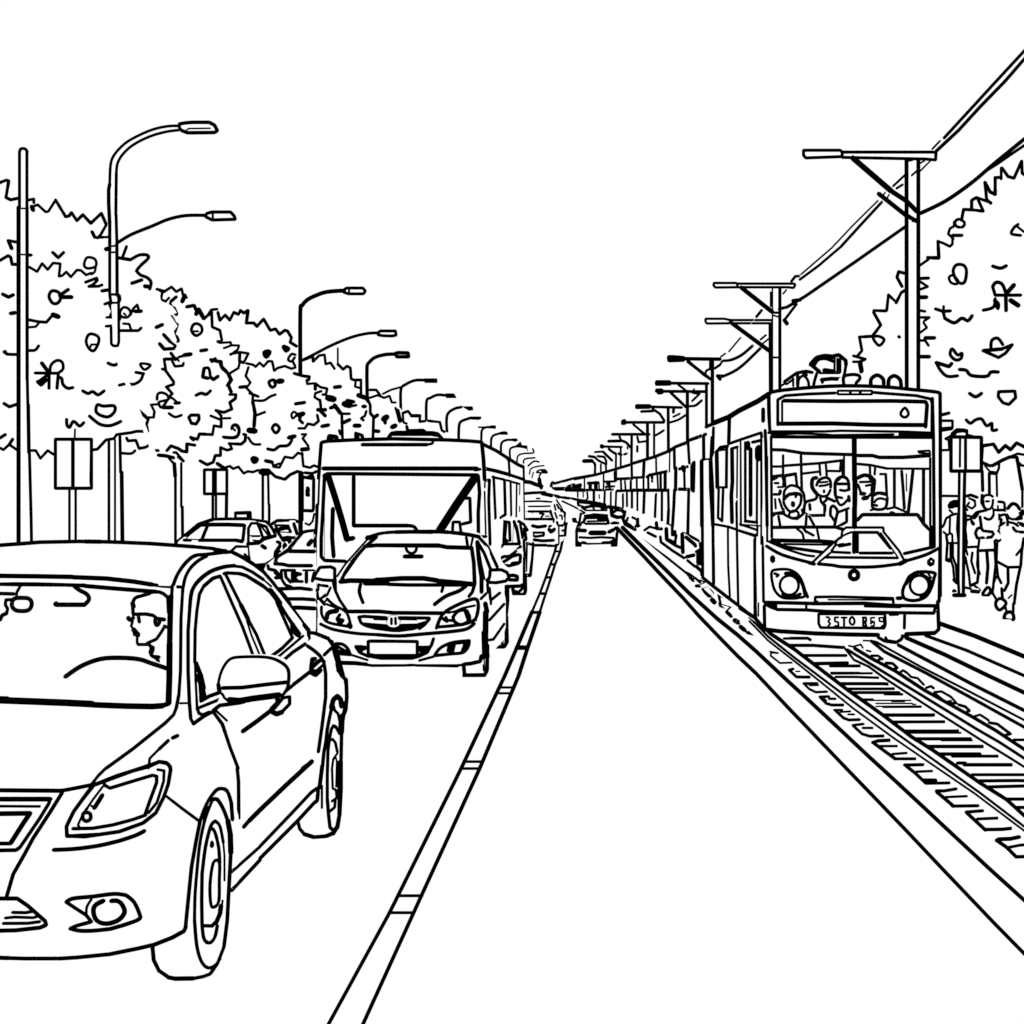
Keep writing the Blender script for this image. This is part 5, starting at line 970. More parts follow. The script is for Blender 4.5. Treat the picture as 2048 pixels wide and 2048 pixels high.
onebit(oc, 'headlight', 'D', '~5:205,1350 260,1400 350,1452 385,1560; ~5:162,1410 165,1470 200,1520 270,1542 380,1560; ~8:280,1440 215,1455 200,1500; 6:300,1470 280,1500 300,1540 325,1512 295,1505; 4:200,1390 280,1420; 9:370,1545 380,1560', pr, lift=.03)
onebit(oc, 'headlight', 'D', '~6:1030,1570 1080,1462 1200,1390 1320,1350 1346,1400 1330,1490 1300,1520; ~5.5:1300,1520 1240,1540 1130,1555 1035,1562; ~6:1160,1480 1190,1445 1240,1435 1278,1480 1262,1525 1210,1545 1165,1520 1155,1485; 9:1255,1445 1275,1500; 4:1115,1455 1170,1445 1225,1420 1320,1400; 6:1080,1500 1110,1520 1100,1490; 5:1100,1510 1160,1515; 4:1295,1520 1330,1510', pr, lift=.03)
onebit(oc, 'grille', 'D', '5.5:442,1488 480,1482 650,1492; 5.5:748,1492 975,1495; 5.5:445,1490 460,1530 490,1550; 5.5:978,1500 940,1545 900,1575; 4:560,1502 660,1505; 4:750,1502 880,1504; ', pr, blots=('465,1530 650,1545 665,1568 740,1570 762,1542 880,1540 945,1520 920,1560 860,1582 745,1598 690,1596 560,1578 500,1562',), lift=.03)
onebit(oc, 'badge', 'D', '4.5:690,1498 690,1540; 4.5:720,1494 722,1540', pr, w=1, panel='~@655,1515 668,1485 705,1474 742,1485 756,1515 746,1552 705,1566 664,1552', lift=.06)
onebit(oc, 'number_plate', 'D', '5.5:512,1672 535,1668 885,1672; 5.5:515,1672 515,1772; 5.5:885,1672 885,1775', pr, w=4.5, panel='515,1672 887,1672 887,1775 515,1775', lift=.05)
onebit(oc, 'lower_intake', 'D', '8:520,1775 610,1792 845,1792 905,1775; 5.5:420,1710 450,1755 520,1785; 5.5:900,1782 960,1755 990,1700', pr, blots=('415,1702 460,1702 515,1710 515,1728 470,1728 470,1748 440,1735', '888,1708 985,1706 950,1750 920,1770 925,1740 888,1740'), lift=.03)
onebit(oc, 'fog_lamp', 'D', '~5.5:1015,1778 1060,1720 1150,1680 1278,1665; ~5.5:1278,1665 1270,1710 1230,1755 1140,1765 1020,1778; 7:1180,1680 1275,1670', pr, blots=('1118,1692 1175,1688 1160,1752 1108,1748', '1235,1672 1278,1666 1265,1715 1230,1750 1215,1748 1232,1700'), lift=.03)
onebit(oc, 'fog_lamp', 'D', '~5.5:268,1688 320,1692 360,1725 380,1772; 6:268,1700 285,1762 380,1770; 5:285,1710 345,1745; 8:285,1750 345,1762; 5:345,1740 350,1762; 5.5:190,1775 235,1725', pr, lift=.03)
def ow1(w, r): w.ink('D', '6.5:1235,1852 1242,1928; 8:1240,1930 1390,1928; 6.5:1390,1928 1412,1890 1415,1700; 4:1385,1790 1388,1890', atY(15.22))
x_ = P(974, 1300, 15.5).x
wheel(oc, x_ - .2, x_ + .01, 15.62, .34, ow1)
def ow2(w, r): w.ink('D', '8:1562,1258 1562,1370 1550,1480; 7.5:1555,1480 1560,1680; 6.5:1560,1680 1540,1712 1465,1712 1462,1695; 6:1550,1258 1690,1252; 5:1480,1650 1528,1580; 5:1480,1640 1525,1630 1525,1690; 6:1490,1640 1520,1650', atY(17.75))
x_ = P(1012, 1250, 17.8).x
wheel(oc, x_ - .2, x_, 18.05, .42, ow2)
wheel(oc, -2.35, -2.15, 15.62, .34); wheel(oc, -2.3, -2.1, 18.0, .34)

# ================================================================ car on the right flank of the bus
sv_ = thing('car', 'car with tall side panes right beside the bus flank', 'car', (-.85, 28, 0))
b = Part('body'); shell(b, 'D', [(25.8, 1440, 1690, 1255, 1060, 980, 1445, 1670), (26.4, 1438, 1695, 1255, 1010, 945, 1442, 1660), (27, 1436, 1702, 1230, 940, 738, 1440, 1650), (29, 1480, 1740, 1180, 930, 738, 1490, 1670), (31.5, 1530, 1762, 1150, 925, 850, 1540, 1720)])
pr = onmesh(b, atY(26))
b.ink('D', '5.5:1430,982 1500,968 1530,945; 5.5:1665,955 1620,1000 1580,1030; 4.5:1690,905 1692,1000 1690,1250; 5.5:1650,765 1690,790 1715,830; 8:1690,830 1700,900; 4.5:1660,770 1680,890; 5.5:1552,1256 1670,1252; 5.5:1670,1252 1695,1210; 5:1745,940 1712,930; 7:1755,935 1745,1060 1735,1172 1702,1172; 4.5:1710,935 1705,1140', pr, lift=.04); b.build(sv_)
for pn, ik in (('1438,742 1492,740 1505,920 1440,930', '9:1430,760 1432,850 1430,935; 5:1440,740 1488,738; 4.5:1488,740 1505,920; 5.5:1430,925 1505,920; 5.5:1465,750 1450,780'), ('1525,765 1585,772 1590,915 1530,925', '6.5:1525,760 1525,920; 5:1525,765 1580,772 1585,910; 7:1550,780 1540,900 1560,915'), ('1612,768 1645,800 1655,930 1605,930', '5.5:1615,765 1640,840 1655,935; 5:1430,938 1655,935')):
    onebit(sv_, 'window', 'D', ik, pr, w=1, lift=.05, panel=pn)
onebit(sv_, 'headlight', 'D', '5.5:1490,1055 1540,1030 1600,1030 1650,1015 1664,1022 1660,1075 1600,1082; 5.5:1510,1085 1555,1060 1600,1030; 5.5:1510,1095 1580,1100 1650,1082', pr, lift=.04)
def sw1(w, r): w.ink('D', '6:1605,1270 1615,1318 1690,1318 1702,1290 1700,1180; 5:1615,1290 1650,1300 1680,1270', atY(25.95))
wheel(sv_, P(1022, 1180, 26.2).x, P(1050, 1180, 26.2).x, 26.4, .36, sw1)
wheel(sv_, P(1052, 1150, 31).x, P(1064, 1150, 31).x, 31.4, .5)

# ================================================================ van and cars far down the road
WF['E'] = .8
vn = thing('van', 'far boxy van coming up just right of the bus', 'van', (-.5, 46, 0))
b = Part('body'); shell(b, 'E', [(44, 178, 436, 945, 800, 750, 182, 425), (44.6, 178, 440, 945, 780, 745, 182, 430), (45.2, 178, 455, 935, 745, 618, 182, 425), (46, 178, 475, 930, 740, 552, 182, 400), (50, 190, 492, 880, 740, 560, 200, 440)])
pr = onmesh(b, atY(44.5))
b.ink('E', '''6:178,556 240,550 340,546; 8:320,555 390,570 440,580; 5.5:430,578 520,592; 4:180,615 300,612 385,618 430,608; 5:425,605 455,650 475,690 490,700; 5:490,700 485,770 470,800; 5:430,640 460,690; 4:410,640 420,680; 3.5:180,652 300,652 378,650; 3.5:275,592 300,592; 6:180,748 405,748; 4.5:405,750 405,770; 7:245,798 285,808 345,800; 5:180,860 210,850 330,850; 5.5:330,850 330,872 265,880 240,862; 6.5:180,912 240,902 320,912 405,908; 6:240,945 350,945; 7:365,950 415,955 440,930; 5.5:440,930 440,800 430,770; 4.5:440,875 495,872; 6:490,870 498,780; 5:470,835 495,830; 5:440,800 480,790; 7:160,770 200,820 210,850; 6:180,800 180,900''', pr, lift=.06); b.build(vn)
onebit(vn, 'windscreen', 'E', '5:215,690 365,690; 5:300,705 330,710 310,740; 5.5:380,685 395,740; 5:345,730 370,730', pr, w=1, panel='185,690 365,690 400,745 185,745', blots=('235,692 315,692 300,715 300,742 255,742 255,715',), lift=.08)
for ik in ('8:370,825 385,845 410,825; 5:370,805 385,798', '8:200,835 215,850'):
    onebit(vn, 'headlight', 'E', ik, pr, lift=.08)
onebit(vn, 'window', 'E', '4.5:415,700 430,740; 4:450,720 465,720 470,750; 5:440,660 470,690', pr, lift=.08)
wheel(vn, -.45, -.25, 45, .3); wheel(vn, -.2, -.02, 48.8, .3)

fc = thing('car', 'small oncoming car alone in the middle of the road', 'car', (1.0, 46, 0))
b = Part('body'); shell(b, 'E', [(44.6, 578, 880, 930, 850, 800, 600, 855), (45, 576, 882, 930, 830, 790, 605, 858), (45.6, 585, 876, 920, 780, 722, 640, 812), (47, 600, 870, 900, 780, 720, 645, 808), (48.2, 605, 868, 890, 790, 770, 630, 840)])
pr = onmesh(b, atY(44.8))
b.ink('E', '5:640,722 690,716 710,712 810,720; 5:610,705 600,770; 6:600,765 578,830 578,950; 6:870,812 885,832 875,950; 5:600,885 680,890 760,885 860,890; 6.5:620,925 660,930 830,925 865,905; 5:840,780 895,778; 4.5:620,770 605,800; 4:580,820 600,815', pr, lift=.06); b.build(fc)
onebit(fc, 'windscreen', 'E', '8:645,735 800,732; 7:645,735 632,770; 6:650,785 805,785; 7:805,735 818,778; 7:740,735 745,752 800,752; 4:660,765 790,762', pr, w=3, panel='645,732 802,730 818,780 632,780', lift=.08)
for ik in ('8:592,832 645,835', '8:822,845 858,828'): onebit(fc, 'headlight', 'E', ik, pr, lift=.08)
onebit(fc, 'number_plate', 'E', '10:682,852 790,852', pr, lift=.08)
for pnl in ('545,742 572,740 576,760 590,775 550,770', '850,768 880,768 892,782 850,784'):
    q = Part('wing_mirror'); q.blot('E', pnl, atY(45.3)); q.build(fc)
for c, x in (('576,912 615,928 612,955 576,955', .46), ('832,920 880,912 872,955 842,955', 1.42)):
    def cw(w, r, c=c): w.blot('E', c, atY(44.55))
    wheel(fc, x, x + .17, 44.95, .27, cw)

ff = thing('car', 'tiny dark oncoming car in the far distance under the tram line', 'car', (2.1, 96, 0))
b = Part('body'); shell(b, 'E', [(94, 590, 802, 688, 668, 655, 600, 800), (95, 590, 802, 686, 650, 626, 640, 790), (98, 595, 800, 680, 648, 624, 645, 785), (99, 600, 800, 680, 655, 640, 640, 790)])
pr = onmesh(b, atY(94.5)); b.ink('E', '5.5:588,612 590,640 640,675 660,684; 5.5:600,620 680,628; 6:690,625 690,650 640,660; 6.5:690,628 800,632; 6:660,684 800,684; 6.5:800,630 800,684; 4:605,645 650,662', pr, lift=.1); b.build(ff)
onebit(ff, 'windscreen', 'E', '6:700,650 725,648 770,655 765,680; 6:700,655 715,678; 5:700,645 795,645; 9:785,650 785,672', pr, lift=.15)
# ================================================================ nearest car, cut off by the left edge
hero = thing('car', 'large nearest car cut off by the left edge of the picture, driver at its wheel', 'car', (-2.25, 7.3, 0))
AX0 = Vector((-2.4, 6.05, 0)); AXD = Vector((.0524, 1, 0)).normalized(); AXN = Vector((AXD.y, -AXD.x, 0))
def mir(p): d = (p - AX0).dot(AXN); return p - AXN * 2 * d
def ctr(y, z): return AX0 + AXD * (y - 6.05) + Vector((0, 0, z))
SN = Vector((1, -.0524, 0))
def sp(inset=0.0): return onplane((-1.727 - inset, 0, 0), SN)
sp0 = sp()
hb = Part('body')
def both(vs): hb.poly(vs); hb.poly([mir(v) for v in vs][::-1])
def Pc(win, s, Y): return [P(u, v, Y) for u, v in pts(win, s)]
# roof edge, seen as the outline against the street behind
roof = [P(347, 1172, 6.7), P(392, 1109, 7.0), P(452, 1102, 7.35), P(506, 1127, 7.8), P(546, 1164, 8.15), P(586, 1216, 8.5), P(612, 1255, 8.7), P(619, 1278, 8.8)]
cen = [ctr(6.6, 1.55), ctr(7.0, 1.672), ctr(7.4, 1.698), ctr(7.9, 1.66), ctr(8.3, 1.56), ctr(8.7, 1.4), ctr(9.0, 1.22), ctr(9.15, 1.12)]
for i in range(7): both([cen[i], cen[i + 1], roof[i + 1], roof[i]])
# cowl, hood, fender, nose
cow = P(352, 1421, 6.0); cowc = ctr(5.9, 1.10); pil = P(338, 1406, 6.05)
nose = [ctr(5.08, .93), P(0, 1581, 5.14), P(125, 1580, 5.2), P(183, 1567, 5.25), P(265, 1542, 5.36), P(342, 1536, 5.52)]
both([cowc, pil, cow, nose[3], nose[2], nose[0]])
both([cow, nose[5], nose[4], nose[3]])
chin = [ctr(5.12, .33), P(0, 1916, 5.18), P(125, 1916, 5.26), P(183, 1912, 5.32), P(265, 1899, 5.42), P(371, 1860, 5.7)]
midr = [a.lerp(c, .5) + Vector((0, -.07, 0)) for a, c in zip(nose, chin)]
cor = [P(342, 1536, 5.52), P(385, 1690, 5.72), P(371, 1860, 5.7)]
for i in range(5):
    hb.poly([nose[i], nose[i + 1], midr[i + 1], midr[i]]); hb.poly([midr[i], midr[i + 1], chin[i + 1], chin[i]])
    if i != 0:
        for q in ([nose[i], nose[i + 1], midr[i + 1], midr[i]], [midr[i], midr[i + 1], chin[i + 1], chin[i]]): hb.poly([mir(v) for v in q][::-1])
hb.poly([mir(nose[0]), mir(nose[1]), mir(midr[1]), mir(midr[0])]); hb.poly([mir(midr[0]), mir(midr[1]), mir(chin[1]), mir(chin[0])])
# greenhouse side and door side
belt = [cow, sp0(384, 1447), sp0(545, 1330), sp0(616, 1285)]
both([roof[0], roof[1], roof[2], roof[3], roof[4], roof[5], roof[6], roof[7], belt[3], belt[2], belt[1], cow])
arch = [sp0(*q) for q in pts('B', '1420,1000 1450,750 1480,550 1510,400 1560,270 1620,180 1665,150 1720,190 1750,290 1760,420 1755,700 1740,920')]
sill = [sp0(461, 1782), sp0(636, 1592)]
rarch = [sp0(*q) for q in pts('C', '1200,1810 1225,1600 1260,1480 1300,1400 1340,1385 1380,1400')]
tail = [sp0(692, 1390), sp0(686, 1356), sp0(665, 1290), sp0(640, 1268)]
both([nose[5], cow, belt[1], arch[6], arch[5], arch[4], arch[3], midr[5]])
both([midr[5], arch[3], arch[2], arch[1], arch[0], chin[5]])
both([belt[1], belt[2], belt[3], tail[3], tail[2], tail[1], tail[0], rarch[5], rarch[4], rarch[3], rarch[2], rarch[1], rarch[0], sill[1], sill[0], arch[11], arch[10], arch[9], arch[8], arch[7], arch[6]])
both([tail[0], P(686, 1560, 8.75), rarch[5]])
# rear end and underside
rb = [ctr(9.15, 1.12), ctr(9.4, .95), ctr(9.4, .3)]
both([roof[7], belt[3], tail[3], tail[2], tail[1], rb[1], rb[0]]); both([tail[1], tail[0], P(686, 1560, 8.75), rb[2], rb[1]])
hb.poly([(-3.1, 5.9, .3), (-1.5, 5.9, .3), (-1.4, 8.6, .3), (-3.0, 8.6, .3)])
for a in (arch, rarch):   # wheel housings
    hb.strip(a, [q - AXN * .26 for q in a])
hb.poly([q - AXN * .26 for q in arch] + [sp(.26)(440, 1960)]); hb.poly([q - AXN * .26 for q in rarch] + [sp(.26)(660, 1640)])
HP = onmesh(hb, sp0)
hb.ink('A', '''7:-20,252 150,240 300,228 600,222 800,225; 7:800,225 940,230 1130,238 1300,250 1460,262; 6.5:1460,262 1600,275 1700,298; 9:1630,290 1700,298; 7.5:-10,482 270,485 550,490; 7.5:550,492 800,502 1000,524 1150,548; 6:1150,548 1220,558 1382,567; ~6.5:1308,550 1340,470 1400,385 1470,330 1560,320 1680,305; ~6:1382,570 1400,490 1440,420 1500,365 1560,332; 6:1380,570 1366,800 1362,1200; 6:1362,1200 1350,1380 1330,1480 1310,1530; 6:1330,1480 1310,1530 1250,1590 1150,1670 1000,1790 800,1935; 4.5:1120,1935 1130,1860 1200,1790; 6:1200,1790 1270,1725; 6.5:1303,1705 1340,1688; 4:1290,1445 1430,1442; 3.5:1300,640 1285,655''', HP, lift=.02)
hb.ink('C', '''6.5:490,305 540,300 620,340 700,390; 6:700,390 780,450 850,530 930,640; 6:930,640 1000,730 1060,810 1100,870; 7.5:1085,850 1120,890; 6:1120,900 1125,960 1090,1000 1000,1060 920,1130; 6.5:1130,910 1170,915 1270,955 1300,1000; 6:1300,1000 1320,1080 1345,1160; 8:1340,1140 1350,1200; 6.5:1350,1200 1370,1235 1400,1262 1410,1400; 6:1240,1078 1290,1030;
 ~7:560,405 480,415 380,450 290,520 240,600 225,720; 6.5:225,720 212,900 212,1200 222,1440; 6:222,1440 232,1560 252,1598; 6.5:252,1598 330,1542 378,1515 405,1510; 5.5:560,408 620,415 700,455 780,510; 3.5:780,510 840,562; 6.5:970,1330 1060,1262 1140,1200; 7.5:625,1655 730,1580 835,1500; 6.5:400,1505 440,1560 470,1600 490,1660; 6:490,1660 530,1780 590,1935; 4:425,1500 505,1575; ~6:1112,1010 1180,1060 1230,1120 1250,1220; 6:1250,1220 1250,1400 1225,1600; 6:1225,1600 1195,1810; 6.5:1075,1935 1148,1882; ''', HP, lift=.02)
hb.ink('T', '5.5:437,1645 491,1597; 6.5:437,1680 491,1622; 7:460,1560 472,1546', sp0, lift=.1)
hb.ink('R', '8:-80,1640 0,1560 200,1370 385,1200; 6:0,1830 230,1590 380,1430 420,1402 440,1395; 6.5:0,1920 150,1770 280,1640 400,1510 425,1490 432,1420; 6.5:640,590 645,720 635,850 620,960 606,1060', sp0, lift=.1)
hb.ink('B', '''7:0,168 470,172; 6.5:465,170 500,165 580,150 690,128; 5.5:690,125 740,60 800,0; 6.5:470,185 380,330 250,530; 6.5:250,530 180,660 100,800 50,970; ~7:405,618 570,610 750,585 900,550; ~7:900,550 1020,510 1090,475; 7:-10,1432 180,1438 450,1438 580,1430; 7:580,1430 830,1405 1050,1360 1170,1332; 5:1245,205 1380,310 1505,402; 6:1790,0 1800,100 1802,380''', HP, lift=.02)
hb.ink('B', '7:1160,1335 1300,1280 1390,1230 1403,1195', sp0, lift=.35)
hb.ink('B', '6.5:1400,1200 1420,1000 1445,750 1480,550 1510,400; ~6.5:1510,400 1560,270 1620,180 1665,155 1715,175 1745,260; 6.5:1745,260 1755,390', sp0, lift=.25)
hb.build(hero)

# windscreen: clear pane, thick pillar seal
wsv = [ctr(6.6, 1.55) + Vector((-.6, 0, 0)), P(0, 1168, 6.62), P(135, 1170, 6.63), P(240, 1178, 6.66), P(338, 1186, 6.7), P(338, 1406, 6.05), P(250, 1414, 5.98), P(130, 1408, 5.93), P(0, 1402, 5.9), ctr(5.9, 1.10) + Vector((-.6, 0, 0))]
ws = Part('windscreen'); ws.poly(wsv, 2)
wpr = onmesh(hb, atY(6.3))
def wsp(u, v):
    t = min(1, max(0, (v - 1172) / (1406 - 1172))); return P(u, v, 6.68 + (6.0 - 6.68) * t - .03)
ws.ink('A', '7:-10,542 100,545 500,548 640,555; 7:640,558 800,572 1000,588 1180,602; 6:1300,555 1295,640; 10:1288,640 1285,760 1280,1000; 11:1280,1000 1278,1250 1272,1440; 11:-20,1420 200,1428 500,1440 700,1450; 9.5:700,1455 960,1465 1150,1468 1230,1462; 8:1230,1460 1275,1445; 5:-10,1400 60,1402', wsp)
ws.build(hero)
# side windows
onebit(hero, 'side_window', 'C', '''6.5:452,485 400,500 330,560 298,620; 6:298,620 278,750 265,900 262,1130; 4.5:265,1130 268,1250 280,1480; 6:280,1480 295,1520 325,1532; 6.5:330,1530 372,1512 405,1512; 5.5:455,485 540,680 620,860 680,1020; 5.5:680,1020 705,1092; 6.5:310,1425 372,1390 442,1365; 5.5:300,1475 455,1412; 8:270,1140 310,1240 330,1330; 5:275,1230 300,1300 308,1430''', HP, lift=.03, blots=('305,1270 325,1290 348,1385 330,1405 306,1432',))
onebit(hero, 'side_window', 'C', '''6.5:485,465 510,460 600,465 650,480; 6.5:650,480 700,510 780,560 840,610; 9:830,590 870,640 905,690; 5.5:880,680 920,770 965,870 1000,950; 5.5:498,475 560,600 610,700; 7.5:610,700 665,810; 5.5:665,810 730,930 795,1092; 3.5:655,820 690,930 758,1092; 4:905,690 960,780 1060,920; 9:1000,850 1010,900 1045,930; 6:1000,950 920,1030 832,1095; 4.5:1080,935 980,1020 872,1110; 5:905,700 1040,920''', HP, lift=.03)
for ik, pn in (('7.5:1140,1190 1150,1110 1170,1108; 7:1150,1170 1200,1125 1222,1112; 5:1150,1192 1180,1200 1238,1148 1240,1125; 7.5:1140,1212 1175,1230 1212,1195', '1140,1200 1160,1130 1235,1115 1240,1150 1180,1215'), ('9:882,1395 895,1435 840,1492; 6:865,1480 930,1402 978,1395 978,1450 920,1508; 8.5:920,1510 880,1525 838,1502; 4:915,1395 922,1415', '840,1495 930,1398 976,1395 976,1450 900,1518')):
    onebit(hero, 'door_handle', 'C', ik, HP, w=1, panel=pn, lift=.025)
# wing mirror
mr = Part('wing_mirror'); mo = strokes('C', '~@6.5:445,1345 448,1280 475,1190 530,1115 620,1098 800,1100 900,1130 965,1190 965,1300 945,1350 900,1385 700,1402 520,1415 475,1370')[0][1][:-1]
MY = 5.9; m3 = [P(u, v, MY) for u, v in mo]; mc = sum(m3, Vector()) / len(m3)
mr.grid([[mc.lerp(q, .75) + Vector((0, -.05, 0)) for q in m3 + m3[:1]], m3 + m3[:1], [q + Vector((0, .1, 0)) for q in m3 + m3[:1]]]); mr.poly([mc.lerp(q, .75) + Vector((0, -.05, 0)) for q in m3]); mr.poly([q + Vector((0, .1, 0)) for q in m3][::-1])
mr.line(m3 + m3[:1], 6.8); mr.ink('C', '6.5:470,1328 620,1325 800,1302 955,1285; 10:520,1418 600,1425 700,1408 900,1382; 7:440,1300 450,1360', atY(MY - .06)); mr.ink('C', '6.5:470,1370 490,1390 530,1415; 6.5:400,1500 450,1460 600,1440 640,1430; 6:900,1385 950,1350 1000,1310', atY(MY + .02))
mr.prism(Pc('C', '405,1500 450,1400 520,1415 600,1432 450,1462', MY + .03), (.0, .08, 0)); mr.build(hero)
# lights, grille
onebit(hero, 'headlight', 'B', '''6.5:505,515 502,440 555,330 620,240 700,140; 6.5:700,132 780,100 880,60 1000,22 1120,-10; 6.5:1120,-10 1200,-48 1255,-40 1285,-10 1288,20; 6:1288,10 1270,120 1235,220 1175,340; 6.5:1175,340 1080,415 900,480 750,502 640,518 510,512; 4:600,445 588,430 620,360 700,240 780,135; 6:785,110 790,130 830,152 1000,100 1150,55 1182,62 1182,110 1130,250 1095,350; 5:1190,12 1238,20 1235,100 1185,260 1120,340; 6:550,458 700,455 850,430 1000,390 1100,355; ~@6.5:650,335 680,345 682,385 650,402 625,380 628,345; 7.5:772,205 745,250 712,302; 4:712,302 690,285; 5:640,330 660,300''', HP, w=6.5, panel='505,515 502,440 555,330 620,240 700,132 1000,22 1200,-45 1270,-30 1288,10 1270,120 1235,220 1175,340 1080,415 900,480 750,502', lift=.02)
onebit(hero, 'fog_lamp', 'B', '''~7:500,1012 550,985 700,970 860,950 950,960; ~7:950,960 1010,1010 1052,1100 1050,1140 950,1180 830,1215; ~7:830,1215 700,1228 600,1228 530,1212; 6.5:530,1212 580,1190 690,1160; 6.5:690,1160 650,1110 580,1065 500,1012; ~8:780,1003 720,1035 705,1085 730,1150 800,1175 890,1150 940,1090 920,1030 885,1003 840,1003; ~4.5:690,990 655,1050 652,1115''', HP, lift=.03)
onebit(hero, 'grille', 'B', '8:-10,235 380,235; 6:378,235 370,265 300,380 150,600; 6.5:150,600 120,620 -10,622; 4.5:-10,288 300,290; 8:-10,345 228,342; 8:225,345 180,410 80,568; 6.5:80,570 -10,570', HP, lift=.03)
onebit(hero, 'lower_intake', 'B', '7:-10,985 130,985 210,1040 340,1155; 7:340,1155 348,1185 300,1205 120,1225 -10,1228; 5.5:95,1090 195,1092 245,1082; 5:40,1132 115,1125 250,1130 290,1118; 5.5:25,1173 210,1172 300,1160', HP, lift=.03)
# wheels
def hw1(w, r):
    pw = onmesh([w, r], atY(6.0))
    w.ink('B', '''7:1150,1340 1160,1450 1200,1530 1270,1578; 7.5:1270,1580 1320,1590 1460,1588; 6:1460,1588 1530,1575 1585,1555 1640,1480 1690,1350; 6.5:1690,1350 1715,1150 1728,900 1742,640; ~5.5:1600,250 1550,380 1510,560 1488,760 1472,960 1468,1150; ~6:1468,1150 1485,1340 1520,1460 1570,1508 1625,1490 1660,1440; ~7:1600,240 1640,238 1685,310 1720,400; 9:1720,400 1738,500 1742,640; 3.5:1565,290 1540,380 1500,640 1480,800''', pw, lift=.02)
    r.ink('B', '''~6:1625,400 1590,440 1550,600 1525,800; 6:1525,800 1522,1000 1525,1190; ~6:1525,1190 1540,1290 1580,1320 1620,1280 1640,1190; ~5.5:1625,400 1660,440 1685,560; 3.5:1685,560 1694,660 1694,850; ~6:1585,450 1620,480 1650,600 1658,720; ~@5.5:1610,715 1655,712 1655,850 1652,1000 1620,1048 1592,1030 1585,880; 6.5:1530,1190 1600,1192 1640,1150; 8:1630,1170 1660,1100 1668,1040; 3.5:1680,1000 1672,1060''', pw, lift=.03)
    r.blot('B', '@1590,560 1600,550 1612,565 1612,590 1598,602 1586,590', pw, .04)
wheel(hero, -1.64, -1.365, 6.05, .372, hw1)
def hw2(w, r):
    pw = onX(-1.215)
    w.ink('R', '8.5:530,800 545,740 575,715 600,740 606,790; 4:545,770 552,800 562,830; 5:545,810 580,845 592,900; 8:638,760 630,830 612,870; 10:612,860 606,900 602,990; 6:540,770 515,880 500,960 490,1050 475,1130 465,1230; 7:463,1230 445,1370 437,1400; 4:460,1380 460,1545; 6:606,1000 602,1200; 6.5:602,1200 602,1400 592,1600; 6:592,1600 578,1690 545,1738; 6:280,1640 295,1700 330,1740; 7:330,1740 400,1762 490,1755 550,1730', pw)
    r.ink('R', '5.5:530,960 515,1040 505,1120 500,1300 500,1480; 6:500,1480 510,1600 520,1690 545,1712; 6:530,960 545,935 565,945 590,990; 5:520,1040 540,1035 560,1060 575,1130; 4:575,1140 545,1180 535,1250 540,1400 560,1410; 3:552,1180 565,1172 570,1200 565,1390; 10:590,1210 586,1300 590,1380; 4.5:565,1410 570,1470 535,1495; 5:560,1480 555,1540 520,1570; 5:587,1390 585,1600 570,1680 545,1715', pw)
wheel(hero, -1.5, -1.225, 8.38, .385, hw2)
wheel(hero, -3.4, -3.15, 6.1, .37); wheel(hero, -3.25, -3.0, 8.45, .37)
# cabin
im = Part('interior_mirror'); IY = 6.9
im.prism(Pc('A', '85,690 100,655 160,645 225,655 245,695 215,745 130,748 95,720', IY), (0, .04, 0)); im.ink('A', '~@7:90,690 105,655 160,648 220,655 240,695 212,742 130,745 95,720; 5:155,555 125,610 125,645; 6:-10,615 105,618; 5.5:110,662 45,662 40,700 58,730 50,760; 6.5:50,765 15,780 0,815', atY(IY - .01)); im.build(hero)
vz = Part('sun_visor'); vz.prism(Pc('A', '420,560 560,560 650,612 670,650 640,700 420,700', IY + .05), (0, .02, 0)); vz.ink('A', '~7:560,560 600,590 655,620 672,660 640,698; 7.5:640,700 420,700; 8:418,695 425,690', atY(IY + .03)); vz.build(hero)
st_ = Part('steering_wheel'); arc = strokes('A', '~7:500,1240 620,1160 760,1108 900,1098 1050,1108 1150,1140 1265,1178')[0][1]
SY = 6.75; a3 = [P(u, v, SY) for u, v in arc]; c3 = P(240, 1480, SY)
st_.tube(a3 + [c3 + (c3 - q) * .9 for q in a3[::-1]][:0], .012, 0, 8); st_.line([q - Vector((0, .012, 0)) for q in a3], 7.5)
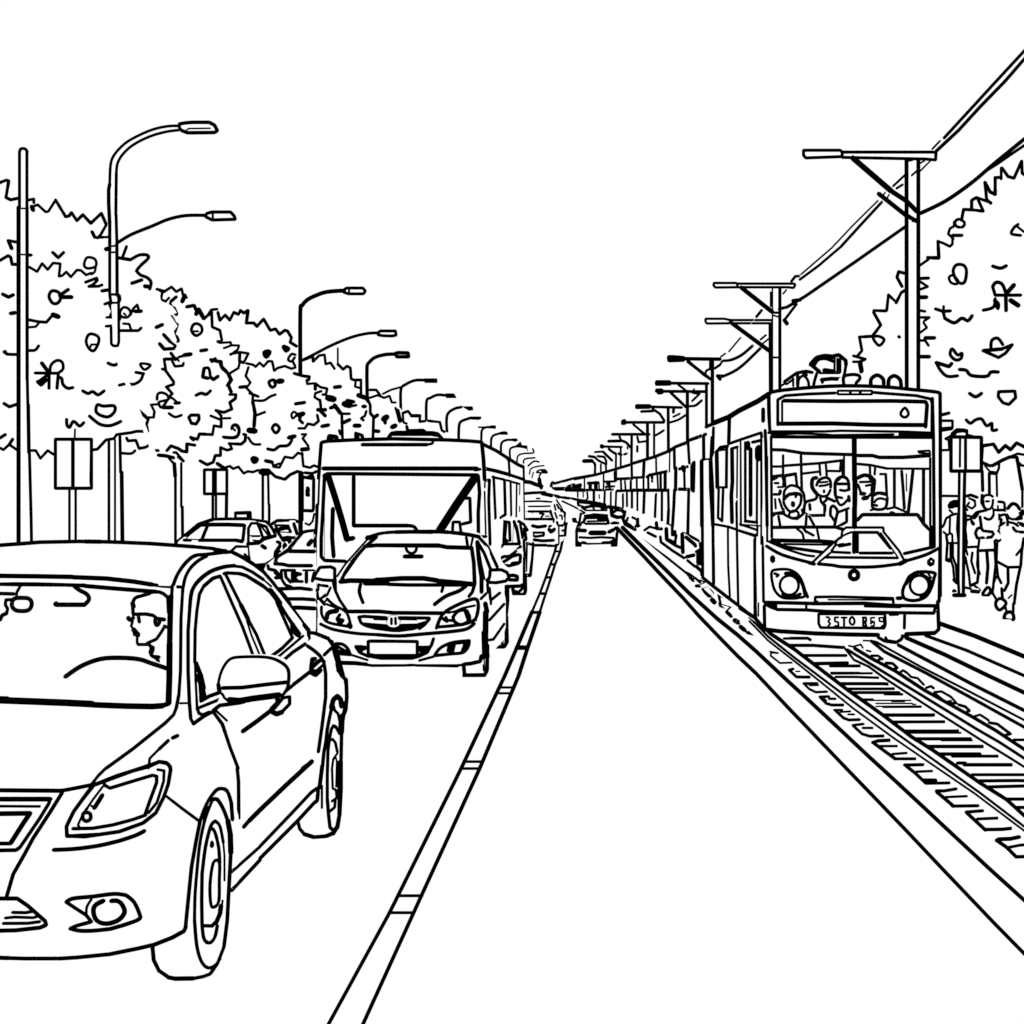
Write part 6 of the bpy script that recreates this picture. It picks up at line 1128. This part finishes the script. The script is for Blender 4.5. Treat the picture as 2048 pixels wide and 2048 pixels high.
full = [c3 + Vector((.2 * math.cos(i * math.pi / 16), .05 * math.sin(i * math.pi / 16), .19 * math.sin(i * math.pi / 16))) for i in range(17, 33)]; st_.tube([a3[0]] + full[1:-1] + [a3[-1]], .012, 0, 8); st_.build(hero)
dsh = Part('dashboard'); dsh.box(-3.0, -1.6, 6.05, 6.6, .7, 1.04); dsh.build(hero)
for x in (-2.95, -2.15):
    q = Part('seat'); q.box(x, x + .5, 7.2, 7.7, .35, .55); q.box(x, x + .5, 7.65, 7.8, .55, 1.1); q.build(hero)
# driver
DYY = 7.25
drb = figure(DYY, (303, 1236, 36, 56), (315, 1300), [(235, 1350), (385, 1350)], [(220, 1460, -.1), (400, 1450, -.1)], [(200, 1420, -.38), (300, 1420, -.38)], [(270, 1600), (350, 1600)], [(270, 1610, -.45), (350, 1610, -.45)], [(270, 1790, -.6), (350, 1790, -.6)], face=(-.75, -.66), voxel=.012)
dr_ = thing('person', 'driver in the nearest car with short hair and a sideways look', 'person', (-2.0, DYY, .45))
h = Part('hair'); hc = P(303, 1236, DYY); k = DYY / F
ellipsoid(h, hc + Vector((.03, .03, 56 * k * .5)), (36 * k * 1.03, 36 * k * 1.12, 56 * k * .56), 16)
dp = onmesh([drb, h], atY(DYY - .12))
drb.ink('A', '''6:1000,690 1005,770; 4.5:1008,770 1000,830 990,860 1010,890; 5.5:1010,890 1015,925 1045,935; 5:1035,935 1035,990 1050,1002; 6:1045,1000 1110,1000; 5.5:1110,990 1180,960 1215,910 1245,860; 6:1020,772 1100,770 1155,780 1180,800; 7:1175,805 1240,812; ~6.5:1170,815 1175,845 1188,855 1205,830; 6:1045,790 1052,830; 9:1010,890 1040,925; 8:968,800 985,815; 5:985,805 1010,800; 6:1125,1000 1150,1030; 9:1150,1025 1140,1062; 6:1140,1080 1190,1110 1195,1130 1180,1135; 6:1150,1090 1200,1095; 5.5:1240,860 1260,870''', dp, lift=.03)
drb.build(dr_)
h.ink('A', '8:1000,690 1008,715; ~6:1000,690 1020,650 1070,632 1130,615; ~6:1120,610 1180,602 1230,615 1275,655; 5:1265,650 1270,760', onmesh([h, drb], atY(DYY - .1)), lift=.03); h.build(dr_)
